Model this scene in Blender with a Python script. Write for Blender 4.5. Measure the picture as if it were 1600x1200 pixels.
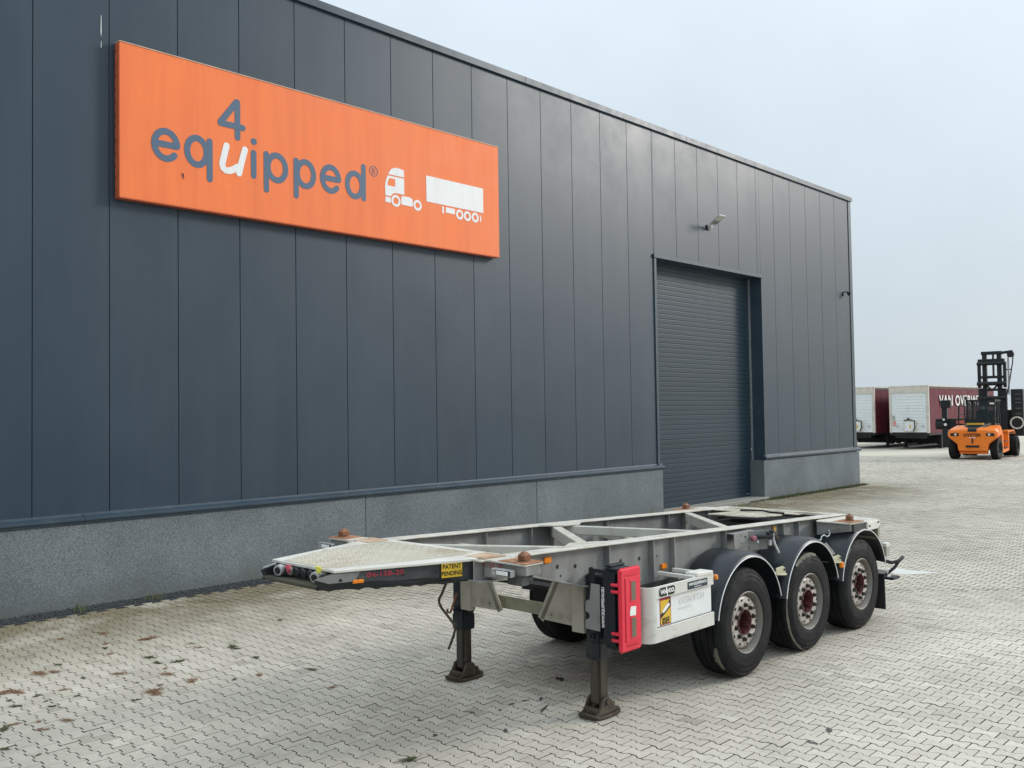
import bpy, bmesh, math, random
import numpy as np
from mathutils import Vector, Matrix, noise as mnoise

random.seed(7); rng = np.random.default_rng(7)
for o in list(bpy.data.objects): bpy.data.objects.remove(o, do_unlink=True)
SC = bpy.context.scene
COL = SC.collection
R = math.radians

# ------------------------------------------------------------------ camera
CAM_P = Vector((0.0, -13.2841164, 2.58308725))
PITCH, ROLL, YAW, FPX = 0.0321459, -0.01499176, 0.8078625, 1446.139
fw = Vector((math.sin(YAW), math.cos(YAW), 0)); rt = Vector((math.cos(YAW), -math.sin(YAW), 0)); zup = Vector((0, 0, 1))
fw2 = fw*math.cos(PITCH) + zup*math.sin(PITCH); up2 = zup*math.cos(PITCH) - fw*math.sin(PITCH)
CR = rt*math.cos(ROLL) + up2*math.sin(ROLL); CU = up2*math.cos(ROLL) - rt*math.sin(ROLL)
cam = bpy.data.cameras.new('camera'); camo = bpy.data.objects.new('camera', cam); COL.objects.link(camo)
mw = Matrix((( CR.x, CU.x, -fw2.x, CAM_P.x), (CR.y, CU.y, -fw2.y, CAM_P.y), (CR.z, CU.z, -fw2.z, CAM_P.z), (0, 0, 0, 1)))
camo.matrix_world = mw
cam.sensor_width = 36.0; cam.lens = FPX/1600*36.0; cam.clip_start = 0.1; cam.clip_end = 6000
SC.camera = camo
def project(P):
    d = P - np.array(CAM_P)
    z = d @ np.array(fw2)
    return 800 + FPX*(d @ np.array(CR))/z, 600 - FPX*(d @ np.array(CU))/z, z

# ------------------------------------------------------------------ sky, sun, exposure
SUN_EL = R(23); SUN_DIR = Vector((0.87*math.cos(SUN_EL), -0.493*math.cos(SUN_EL), math.sin(SUN_EL)))
world = bpy.data.worlds.new('World'); SC.world = world; world.use_nodes = True
wt = world.node_tree; wn = wt.nodes; wl = wt.links
bg = wn['Background']; bg.inputs['Strength'].default_value = 0.1
sky = wn.new('ShaderNodeTexSky'); sky.sky_type = 'NISHITA'; sky.sun_disc = False
sky.sun_elevation = SUN_EL; sky.sun_rotation = math.atan2(SUN_DIR.x, SUN_DIR.y)
sky.air_density = 1.0; sky.dust_density = 4.0; sky.ozone_density = 1.0
tc = wn.new('ShaderNodeTexCoord'); sep = wn.new('ShaderNodeSeparateXYZ'); wl.new(tc.outputs['Generated'], sep.inputs[0])
mx = wn.new('ShaderNodeMath'); mx.operation = 'MAXIMUM'; mx.inputs[1].default_value = 0.0; wl.new(sep.outputs['Z'], mx.inputs[0])
# overcast luminance grows smoothly from horizon to zenith
l0 = wn.new('ShaderNodeMath'); l0.operation = 'MULTIPLY_ADD'; l0.inputs[1].default_value = 1.3; l0.inputs[2].default_value = 0.35; wl.new(mx.outputs[0], l0.inputs[0])
lm = wn.new('ShaderNodeMath'); lm.operation = 'MULTIPLY_ADD'; lm.inputs[2].default_value = 1.0; wl.new(mx.outputs[0], lm.inputs[0]); wl.new(l0.outputs[0], lm.inputs[1])
nz = wn.new('ShaderNodeTexNoise'); nz.inputs['Scale'].default_value = 2.8; nz.inputs['Detail'].default_value = 6; wl.new(tc.outputs['Generated'], nz.inputs['Vector'])
nm = wn.new('ShaderNodeMapRange'); nm.inputs[1].default_value = 0.3; nm.inputs[2].default_value = 0.7; nm.inputs[3].default_value = 0.91; nm.inputs[4].default_value = 1.07; wl.new(nz.outputs[0], nm.inputs[0])
lm2 = wn.new('ShaderNodeMath'); lm2.operation = 'MULTIPLY'; wl.new(lm.outputs[0], lm2.inputs[0]); wl.new(nm.outputs[0], lm2.inputs[1])
vm = wn.new('ShaderNodeVectorMath'); vm.operation = 'SCALE'; vm.inputs[0].default_value = (5.1, 5.85, 6.45); wl.new(lm2.outputs[0], vm.inputs['Scale'])
mixw = wn.new('ShaderNodeMix'); mixw.data_type = 'RGBA'; mixw.inputs[0].default_value = 0.9
wl.new(sky.outputs[0], mixw.inputs[6]); wl.new(vm.outputs[0], mixw.inputs[7]); wl.new(mixw.outputs[2], bg.inputs['Color'])
sun = bpy.data.lights.new('sun', 'SUN'); suno = bpy.data.objects.new('sun', sun); COL.objects.link(suno)
sun.energy = 1.5; sun.angle = R(12); sun.color = (1.0, 0.96, 0.91)
suno.rotation_euler = (-SUN_DIR).to_track_quat('-Z', 'Y').to_euler()
SC.view_settings.view_transform = 'Standard'; SC.view_settings.look = 'None'
SC.view_settings.exposure = 0.30; SC.view_settings.gamma = 1.0; SC.view_settings.use_curve_mapping = False
SC.render.engine = 'CYCLES'; SC.cycles.use_denoising = True; SC.cycles.max_bounces = 6

# ------------------------------------------------------------------ materials
MATS = {}
def nodes_of(m): return m.node_tree.nodes, m.node_tree.links
def mat(name, base, rough=0.6, metal=0.0, var=0.12, vscale=6.0, dirt=None, dscale=3.0, dlo=0.5, dhi=0.7, damt=0.8,
        bump=0.0, bscale=60.0, spec=0.35, orand=0.0, stretch=(1, 1, 1), dstretch=(1, 1, 1), coord='Object', rvar=0.12, coat=0.0, alpha=1.0, trans=0.0):
    if name in MATS: return MATS[name]
    m = bpy.data.materials.new(name); m.use_nodes = True; n, l = nodes_of(m)
    b = n['Principled BSDF']; b.inputs['Metallic'].default_value = metal
    b.inputs['Specular IOR Level'].default_value = spec; b.inputs['Coat Weight'].default_value = coat
    b.inputs['Transmission Weight'].default_value = trans; b.inputs['Alpha'].default_value = alpha
    t = n.new('ShaderNodeTexCoord'); mp = n.new('ShaderNodeMapping'); mp.inputs['Scale'].default_value = stretch
    l.new(t.outputs[coord], mp.inputs[0])
    nz = n.new('ShaderNodeTexNoise'); nz.inputs['Scale'].default_value = vscale; nz.inputs['Detail'].default_value = 6; nz.inputs['Roughness'].default_value = 0.62
    l.new(mp.outputs[0], nz.inputs['Vector'])
    mr = n.new('ShaderNodeMapRange'); mr.inputs[1].default_value = 0.28; mr.inputs[2].default_value = 0.72
    mr.inputs[3].default_value = 1-var; mr.inputs[4].default_value = 1+var; l.new(nz.outputs[0], mr.inputs[0])
    sc = n.new('ShaderNodeVectorMath'); sc.operation = 'SCALE'; sc.inputs[0].default_value = base; l.new(mr.outputs[0], sc.inputs['Scale'])
    out = sc.outputs[0]
    if orand > 0:
        oi = n.new('ShaderNodeObjectInfo'); om = n.new('ShaderNodeMapRange'); om.inputs[3].default_value = 1-orand; om.inputs[4].default_value = 1+orand; l.new(oi.outputs['Random'], om.inputs[0])
        s2 = n.new('ShaderNodeVectorMath'); s2.operation = 'SCALE'; l.new(out, s2.inputs[0]); l.new(om.outputs[0], s2.inputs['Scale']); out = s2.outputs[0]
    if dirt is not None:
        mp2 = n.new('ShaderNodeMapping'); mp2.inputs['Scale'].default_value = dstretch; mp2.inputs['Location'].default_value = (3.1, 1.7, 5.3)
        l.new(t.outputs[coord], mp2.inputs[0])
        n2 = n.new('ShaderNodeTexNoise'); n2.inputs['Scale'].default_value = dscale; n2.inputs['Detail'].default_value = 8; n2.inputs['Roughness'].default_value = 0.68
        l.new(mp2.outputs[0], n2.inputs['Vector'])
        m2 = n.new('ShaderNodeMapRange'); m2.inputs[1].default_value = dlo; m2.inputs[2].default_value = dhi; m2.inputs[4].default_value = damt
        l.new(n2.outputs[0], m2.inputs[0])
        mixn = n.new('ShaderNodeMix'); mixn.data_type = 'RGBA'; l.new(m2.outputs[0], mixn.inputs[0]); l.new(out, mixn.inputs[6]); mixn.inputs[7].default_value = (*dirt, 1)
        out = mixn.outputs[2]
    l.new(out, b.inputs['Base Color'])
    r2 = n.new('ShaderNodeMapRange'); r2.inputs[1].default_value = 0.3; r2.inputs[2].default_value = 0.7
    r2.inputs[3].default_value = max(0.03, rough-rvar); r2.inputs[4].default_value = min(1, rough+rvar); l.new(nz.outputs[0], r2.inputs[0]); l.new(r2.outputs[0], b.inputs['Roughness'])
    if bump > 0:
        nb = n.new('ShaderNodeTexNoise'); nb.inputs['Scale'].default_value = bscale; nb.inputs['Detail'].default_value = 4; l.new(t.outputs[coord], nb.inputs['Vector'])
        bp = n.new('ShaderNodeBump'); bp.inputs['Strength'].default_value = bump; bp.inputs['Distance'].default_value = 0.01; l.new(nb.outputs[0], bp.inputs['Height']); l.new(bp.outputs[0], b.inputs['Normal'])
    MATS[name] = m; return m

M_wall = mat('anthracite_cladding', (0.0195, 0.039, 0.060), 0.42, spec=0.5, orand=0.05, var=0.06, vscale=0.7, dirt=(0.046, 0.067, 0.086), dscale=1.6, dlo=0.46, dhi=0.82, damt=0.42, dstretch=(1.5, 1, 0.12), rvar=0.06, bump=0.045, bscale=1.6)
M_trim = mat('anthracite_trim', (0.032, 0.054, 0.075), 0.42, spec=0.5, var=0.10, vscale=2.0, dirt=(0.16, 0.17, 0.17), dscale=4, dlo=0.55, dhi=0.8, damt=0.4, rvar=0.08)
M_joint = mat('joint_black', (0.012, 0.014, 0.016), 0.8, var=0.1)
M_door = mat('roller_door_grey', (0.0185, 0.037, 0.053), 0.45, orand=0.06, var=0.06, vscale=3.0, rvar=0.06)
M_galv = mat('galvanised', (0.45, 0.47, 0.48), 0.45, metal=0.6, var=0.15, vscale=12)
M_orange = mat('sign_orange', (0.87, 0.20, 0.055), 0.55, var=0.05, vscale=1.2, dirt=(0.74, 0.15, 0.045), dscale=2.2, dlo=0.42, dhi=0.75, damt=0.7, dstretch=(2.5, 1, 0.16), rvar=0.08)
M_orange_edge = mat('sign_orange_edge', (0.55, 0.12, 0.05), 0.5, var=0.2, vscale=8)
M_blue = mat('sign_slate_blue', (0.085, 0.135, 0.205), 0.55, var=0.06, vscale=2)
M_signwhite = mat('sign_white', (0.80, 0.80, 0.80), 0.55, var=0.04, vscale=1.5, dirt=(0.62, 0.60, 0.58), dscale=2.0, dlo=0.45, dhi=0.75, damt=0.5, dstretch=(3, 1, 0.2))
M_black = mat('black_plastic', (0.018, 0.02, 0.023), 0.5, var=0.2, vscale=8)
M_lampgrey = mat('lamp_grey', (0.55, 0.56, 0.56), 0.4, var=0.06)
M_lens = mat('lamp_lens', (0.62, 0.60, 0.52), 0.12, var=0.1, vscale=30)

def concrete_mat(name, base, speck):
    m = bpy.data.materials.new(name); m.use_nodes = True; n, l = nodes_of(m); b = n['Principled BSDF']; b.inputs['Roughness'].default_value = 0.85
    t = n.new('ShaderNodeTexCoord')
    v = n.new('ShaderNodeTexVoronoi'); v.inputs['Scale'].default_value = 95; l.new(t.outputs['Object'], v.inputs['Vector'])
    s = n.new('ShaderNodeSeparateColor'); l.new(v.outputs['Color'], s.inputs[0])
    mr = n.new('ShaderNodeMapRange'); mr.inputs[3].default_value = 1-speck; mr.inputs[4].default_value = 1+speck; l.new(s.outputs[0], mr.inputs[0])
    nz = n.new('ShaderNodeTexNoise'); nz.inputs['Scale'].default_value = 0.9; nz.inputs['Detail'].default_value = 7; l.new(t.outputs['Object'], nz.inputs['Vector'])
    m2 = n.new('ShaderNodeMapRange'); m2.inputs[1].default_value = 0.3; m2.inputs[2].default_value = 0.7; m2.inputs[3].default_value = 0.80; m2.inputs[4].default_value = 1.16; l.new(nz.outputs[0], m2.inputs[0])
    mu = n.new('ShaderNodeMath'); mu.operation = 'MULTIPLY'; l.new(mr.outputs[0], mu.inputs[0]); l.new(m2.outputs[0], mu.inputs[1])
    sc = n.new('ShaderNodeVectorMath'); sc.operation = 'SCALE'; sc.inputs[0].default_value = base; l.new(mu.outputs[0], sc.inputs['Scale'])
    # algae creeping up from the ground, ragged edge
    sp = n.new('ShaderNodeSeparateXYZ'); l.new(t.outputs['Object'], sp.inputs[0])
    n3 = n.new('ShaderNodeTexNoise'); n3.inputs['Scale'].default_value = 2.2; n3.inputs['Detail'].default_value = 7; l.new(t.outputs['Object'], n3.inputs['Vector'])
    ma = n.new('ShaderNodeMath'); ma.operation = 'MULTIPLY_ADD'; ma.inputs[1].default_value = -0.9; l.new(n3.outputs[0], ma.inputs[0]); l.new(sp.outputs['Z'], ma.inputs[2])
    m4 = n.new('ShaderNodeMapRange'); m4.inputs[1].default_value = -0.15; m4.inputs[2].default_value = -0.50; m4.inputs[4].default_value = 0.6; l.new(ma.outputs[0], m4.inputs[0])
    mixn = n.new('ShaderNodeMix'); mixn.data_type = 'RGBA'; l.new(m4.outputs[0], mixn.inputs[0]); l.new(sc.outputs[0], mixn.inputs[6]); mixn.inputs[7].default_value = (0.10, 0.105, 0.075, 1)
    l.new(mixn.outputs[2], b.inputs['Base Color'])
    bp = n.new('ShaderNodeBump'); bp.inputs['Strength'].default_value = 0.5; bp.inputs['Distance'].default_value = 0.004; l.new(v.outputs['Distance'], bp.inputs['Height']); l.new(bp.outputs[0], b.inputs['Normal'])
    return m
M_plinth = concrete_mat('washed_concrete', (0.145, 0.166, 0.178), 0.40)

def paver_mat():
    m = bpy.data.materials.new('concrete_paver'); m.use_nodes = True; n, l = nodes_of(m); b = n['Principled BSDF']; b.inputs['Roughness'].default_value = 0.85; b.inputs['Specular IOR Level'].default_value = 0.3
    g = n.new('ShaderNodeNewGeometry'); at = n.new('ShaderNodeAttribute'); at.attribute_name = 'tint'; oi = n.new('ShaderNodeObjectInfo')
    ad = n.new('ShaderNodeMath'); ad.operation = 'ADD'; l.new(at.outputs['Fac'], ad.inputs[0]); l.new(oi.outputs['Random'], ad.inputs[1])
    fr = n.new('ShaderNodeMath'); fr.operation = 'FRACT'; l.new(ad.outputs[0], fr.inputs[0])
    ramp = n.new('ShaderNodeValToRGB'); e = ramp.color_ramp.elements
    e[0].color = (0.40, 0.365, 0.30, 1); e[1].color = (0.605, 0.555, 0.46, 1)
    e2 = ramp.color_ramp.elements.new(0.06); e2.color = (0.505, 0.458, 0.378, 1)
    e3 = ramp.color_ramp.elements.new(0.9); e3.color = (0.56, 0.51, 0.424, 1)
    l.new(fr.outputs[0], ramp.inputs[0])
    def N(scale, detail, lo, hi, a, bb, rough=0.6):
        nz = n.new('ShaderNodeTexNoise'); nz.inputs['Scale'].default_value = scale; nz.inputs['Detail'].default_value = detail; nz.inputs['Roughness'].default_value = rough
        l.new(g.outputs['Position'], nz.inputs['Vector']); mr = n.new('ShaderNodeMapRange'); mr.inputs[1].default_value = lo; mr.inputs[2].default_value = hi; mr.inputs[3].default_value = a; mr.inputs[4].default_value = bb
        l.new(nz.outputs[0], mr.inputs[0]); return mr.outputs[0]
    def mul(a, bb):
        x = n.new('ShaderNodeMath'); x.operation = 'MULTIPLY'; l.new(a, x.inputs[0]); l.new(bb, x.inputs[1]); return x.outputs[0]
    f = mul(mul(N(0.35, 6, 0.3, 0.7, 0.80, 1.12), N(170, 3, 0.3, 0.7, 0.84, 1.16)), N(26, 5, 0.3, 0.7, 0.90, 1.08))
    sc = n.new('ShaderNodeVectorMath'); sc.operation = 'SCALE'; l.new(ramp.outputs[0], sc.inputs[0]); l.new(f, sc.inputs['Scale'])
    def over(col, fac, c):
        x = n.new('ShaderNodeMix'); x.data_type = 'RGBA'; l.new(fac, x.inputs[0]); l.new(col, x.inputs[6]); x.inputs[7].default_value = (*c, 1); return x.outputs[2]
    # mossy grime on the little-driven pavers by the wall and the door, ragged
    sp = n.new('ShaderNodeSeparateXYZ'); l.new(g.outputs['Position'], sp.inputs[0])
    yb = n.new('ShaderNodeMapRange'); yb.inputs[1].default_value = -3.6; yb.inputs[2].default_value = -1.1; l.new(sp.outputs['Y'], yb.inputs[0])
    xe = n.new('ShaderNodeMapRange'); xe.inputs[1].default_value = 33.5; xe.inputs[2].default_value = 30.0; l.new(sp.outputs['X'], xe.inputs[0])
    grime = mul(mul(yb.outputs[0], xe.outputs[0]), N(0.8, 8, 0.30, 0.52, 0.0, 0.92, 0.7))
    col = over(sc.outputs[0], grime, (0.20, 0.165, 0.095))
    col = over(col, N(0.9, 6, 0.56, 0.72, 0.0, 0.5, 0.65), (0.29, 0.27, 0.22))
    col = over(col, N(3.0, 8, 0.70, 0.76, 0.0, 0.55, 0.6), (0.14, 0.135, 0.12))
    # light worn / lime patches
    col = over(col, N(5.0, 8, 0.68, 0.78, 0.0, 0.6, 0.7), (0.62, 0.60, 0.54))
    l.new(col, b.inputs['Base Color'])
    nb = n.new('ShaderNodeTexNoise'); nb.inputs['Scale'].default_value = 220; l.new(g.outputs['Position'], nb.inputs['Vector'])
    bp = n.new('ShaderNodeBump'); bp.inputs['Strength'].default_value = 0.4; bp.inputs['Distance'].default_value = 0.002; l.new(nb.outputs[0], bp.inputs['Height']); l.new(bp.outputs[0], b.inputs['Normal'])
    return m
M_paver = paver_mat()
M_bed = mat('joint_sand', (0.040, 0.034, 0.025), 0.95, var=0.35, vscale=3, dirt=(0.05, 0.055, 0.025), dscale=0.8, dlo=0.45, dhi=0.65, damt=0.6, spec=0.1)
M_far = mat('far_paving', (0.51, 0.472, 0.382), 0.9, var=0.12, vscale=0.12, dirt=(0.30, 0.285, 0.24), dscale=0.25, dlo=0.5, dhi=0.7, damt=0.5, dstretch=(0.4, 1, 1), spec=0.3)
M_gravel = mat('basalt_gravel', (0.062, 0.066, 0.068), 0.8, var=0.5, vscale=40, bump=0.3, bscale=200)
M_white = mat('aged_white_paint', (0.66, 0.64, 0.58), 0.5, var=0.08, vscale=4, dirt=(0.33, 0.29, 0.20), dscale=3.5, dlo=0.55, dhi=0.78, damt=0.6)
M_deck = mat('grimy_deck', (0.52, 0.48, 0.38), 0.6, var=0.15, vscale=6, dirt=(0.17, 0.14, 0.095), dscale=5, dlo=0.45, dhi=0.65, damt=0.85)
M_cream = mat('cream_paint', (0.53, 0.51, 0.44), 0.55, var=0.10, vscale=5, dirt=(0.27, 0.22, 0.14), dscale=6, dlo=0.52, dhi=0.72, damt=0.7)
M_flange = mat('flange_cream', (0.58, 0.555, 0.49), 0.5, var=0.10, vscale=5, dirt=(0.34, 0.25, 0.16), dscale=6, dlo=0.50, dhi=0.68, damt=0.8, dstretch=(0.6, 3, 3))
M_web = mat('dusty_grey_web', (0.245, 0.245, 0.235), 0.6, var=0.14, vscale=4, dirt=(0.125, 0.12, 0.105), dscale=3.2, dlo=0.45, dhi=0.72, damt=0.7, dstretch=(1.6, 1.6, 0.5))
M_beige = mat('dusty_beige', (0.36, 0.33, 0.265), 0.6, var=0.12, vscale=3, dirt=(0.20, 0.185, 0.14), dscale=3, dlo=0.45, dhi=0.75, damt=0.7)
M_darkgrey = mat('dark_grey_steel', (0.042, 0.045, 0.047), 0.5, var=0.2, vscale=4, dirt=(0.17, 0.165, 0.15), dscale=5, dlo=0.5, dhi=0.75, damt=0.55)
M_under = mat('black_underbody', (0.016, 0.017, 0.018), 0.65, var=0.3, vscale=5, dirt=(0.05, 0.045, 0.038), dscale=6, dlo=0.5, dhi=0.7, damt=0.6)
M_grease = mat('grease_black', (0.012, 0.012, 0.013), 0.35, var=0.3, vscale=10)
M_rust = mat('rust', (0.30, 0.125, 0.06), 0.75, var=0.25, vscale=14, dirt=(0.50, 0.30, 0.19), dscale=9, dlo=0.48, dhi=0.62, damt=0.75, bump=0.2, bscale=90)
M_rusttan = mat('rust_stained_cream', (0.52, 0.40, 0.28), 0.65, var=0.15, vscale=8, dirt=(0.36, 0.17, 0.085), dscale=6, dlo=0.42, dhi=0.62, damt=0.85)
M_rustlock = mat('rust_lock', (0.17, 0.075, 0.042), 0.6, var=0.35, vscale=20, dirt=(0.33, 0.14, 0.06), dscale=18, dlo=0.45, dhi=0.65, damt=0.7, bump=0.3, bscale=80)
M_tread = mat('tread_plate_cream', (0.54, 0.50, 0.405), 0.55, var=0.05, vscale=3, dirt=(0.33, 0.235, 0.14), dscale=1.8, dlo=0.50, dhi=0.72, damt=0.7, dstretch=(1, 1.6, 1))
M_legs = mat('leg_black_paint', (0.014, 0.018, 0.024), 0.42, var=0.2, vscale=6, dirt=(0.10, 0.095, 0.08), dscale=5, dlo=0.5, dhi=0.68, damt=0.6, dstretch=(2, 2, 0.5))
M_legtube = mat('leg_tube_grimy', (0.03, 0.03, 0.032), 0.35, metal=0.3, var=0.25, vscale=8, dirt=(0.11, 0.09, 0.062), dscale=7, dlo=0.42, dhi=0.6, damt=0.8, dstretch=(3, 3, 0.15))
M_foot = mat('rusty_cast_foot', (0.055, 0.042, 0.030), 0.7, var=0.35, vscale=14, dirt=(0.12, 0.09, 0.06), dscale=10, dlo=0.45, dhi=0.65, damt=0.8, bump=0.5, bscale=60)
M_tyre = mat('tyre_rubber', (0.0085, 0.009, 0.0098), 0.72, var=0.2, vscale=9, dirt=(0.026, 0.0255, 0.024), dscale=5, dlo=0.46, dhi=0.72, damt=0.75, bump=0.15, bscale=80, spec=0.2)
M_tyre_worn = mat('tyre_worn_patch', (0.16, 0.15, 0.12), 0.85, var=0.3, vscale=20)
M_rim = mat('dirty_silver_rim', (0.50, 0.465, 0.42), 0.5, metal=0.2, var=0.15, vscale=10, dirt=(0.17, 0.12, 0.085), dscale=9, dlo=0.46, dhi=0.64, damt=0.85)
M_rimlip = mat('rim_barrel_grey', (0.19, 0.175, 0.155), 0.5, metal=0.3, var=0.15, vscale=10, dirt=(0.12, 0.10, 0.085), dscale=8, dlo=0.45, dhi=0.7, damt=0.7)
M_hub = mat('red_hub', (0.105, 0.026, 0.027), 0.6, var=0.35, vscale=16, dirt=(0.04, 0.022, 0.02), dscale=12, dlo=0.45, dhi=0.65, damt=0.8)
M_nut = mat('dark_nut', (0.05, 0.042, 0.036), 0.5, metal=0.4, var=0.3, vscale=30)
M_fender = mat('fender_plastic', (0.014, 0.0175, 0.022), 0.38, var=0.14, vscale=4, dirt=(0.034, 0.037, 0.04), dscale=4, dlo=0.5, dhi=0.8, damt=0.6, rvar=0.1)
M_trimwhite = mat('white_edge_trim', (0.72, 0.72, 0.70), 0.5, var=0.06)
M_amber = mat('amber_lens', (0.85, 0.24, 0.01), 0.25, var=0.15, vscale=40, dirt=(0.4, 0.10, 0.01), dscale=40, dlo=0.5, dhi=0.6, damt=0.5)
M_amber_old = mat('faded_amber_lens', (0.55, 0.33, 0.09), 0.4, var=0.15, vscale=40)
M_boxblack = mat('extinguisher_black', (0.009, 0.013, 0.019), 0.45, var=0.15, vscale=6, rvar=0.06, bump=0.06, bscale=120)
M_red = mat('extinguisher_red', (0.72, 0.035, 0.062), 0.4, var=0.05, vscale=5, dirt=(0.80, 0.10, 0.13), dscale=4, dlo=0.5, dhi=0.8, damt=0.5, rvar=0.06)
M_reddark = mat('red_groove', (0.36, 0.02, 0.03), 0.5, var=0.05)
M_pane = mat('dusty_pane', (0.17, 0.14, 0.10), 0.25, var=0.15, vscale=8)
M_yellow = mat('yellow_plate', (0.68, 0.43, 0.03), 0.5, var=0.06, dirt=(0.4, 0.28, 0.08), dscale=12, dlo=0.55, dhi=0.7, damt=0.5)
M_print_hole = mat('print_and_hole_black', (0.015, 0.015, 0.015), 0.6, var=0.05)
M_printwhite = mat('white_print', (0.78, 0.78, 0.76), 0.55, var=0.05)
M_redprint = mat('red_print', (0.33, 0.03, 0.048), 0.6, var=0.3, vscale=40)
M_ghost = mat('faded_grey_print', (0.62, 0.63, 0.62), 0.6, var=0.10, vscale=30, dirt=(0.76, 0.77, 0.76), dscale=14, dlo=0.45, dhi=0.55, damt=1.0)
M_navy = mat('navy_sticker', (0.02, 0.035, 0.055), 0.4, var=0.05)
M_guard = mat('side_guard_white', (0.60, 0.59, 0.54), 0.5, var=0.08, vscale=6, dirt=(0.36, 0.32, 0.235), dscale=5, dlo=0.52, dhi=0.72, damt=0.75, dstretch=(1, 1, 2))
M_panel = mat('side_panel_white', (0.72, 0.73, 0.72), 0.45, var=0.03, vscale=3, dirt=(0.62, 0.58, 0.42), dscale=2.5, dlo=0.58, dhi=0.8, damt=0.6)
M_pink = mat('red_tag', (0.62, 0.10, 0.14), 0.5, var=0.2)
M_ytag = mat('yellow_tag', (0.78, 0.72, 0.10), 0.5, var=0.15)
M_alu = mat('cast_aluminium', (0.50, 0.50, 0.49), 0.42, metal=0.5, var=0.2, vscale=20, dirt=(0.2, 0.19, 0.17), dscale=14, dlo=0.5, dhi=0.7, damt=0.6)
M_forange = mat('forklift_orange', (0.88, 0.215, 0.025), 0.38, var=0.05, vscale=2, dirt=(0.5, 0.14, 0.05), dscale=3, dlo=0.55, dhi=0.8, damt=0.4)
M_fblack = mat('forklift_black', (0.016, 0.018, 0.019), 0.5, var=0.2, vscale=3)
M_glass = mat('dark_glass', (0.02, 0.03, 0.032), 0.06, var=0.05, spec=0.8, rvar=0.02)
M_curtain = mat('maroon_curtain', (0.125, 0.008, 0.020), 0.7, var=0.10, vscale=1.5, dirt=(0.09, 0.02, 0.028), dscale=1.5, dlo=0.45, dhi=0.75, damt=0.6, dstretch=(3, 1, 0.3))
M_twhite = mat('trailer_white', (0.78, 0.80, 0.80), 0.5, var=0.05, vscale=1.2, dirt=(0.42, 0.38, 0.30), dscale=1.8, dlo=0.52, dhi=0.8, damt=0.55)
M_tcream = mat('trailer_grimy_cream', (0.66, 0.61, 0.53), 0.55, var=0.12, vscale=2.0, dirt=(0.36, 0.28, 0.2), dscale=2.2, dlo=0.48, dhi=0.72, damt=0.6)
M_moss = mat('weed_green', (0.11, 0.125, 0.05), 0.8, var=0.4, vscale=30)
M_redweed = mat('weed_russet', (0.33, 0.20, 0.115), 0.85, var=0.4, vscale=30)
M_oil = mat('oil_stain', (0.075, 0.073, 0.066), 0.55, var=0.3, vscale=25)
M_lime = mat('pale_patch', (0.62, 0.62, 0.57), 0.85, var=0.10, vscale=20)

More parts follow.
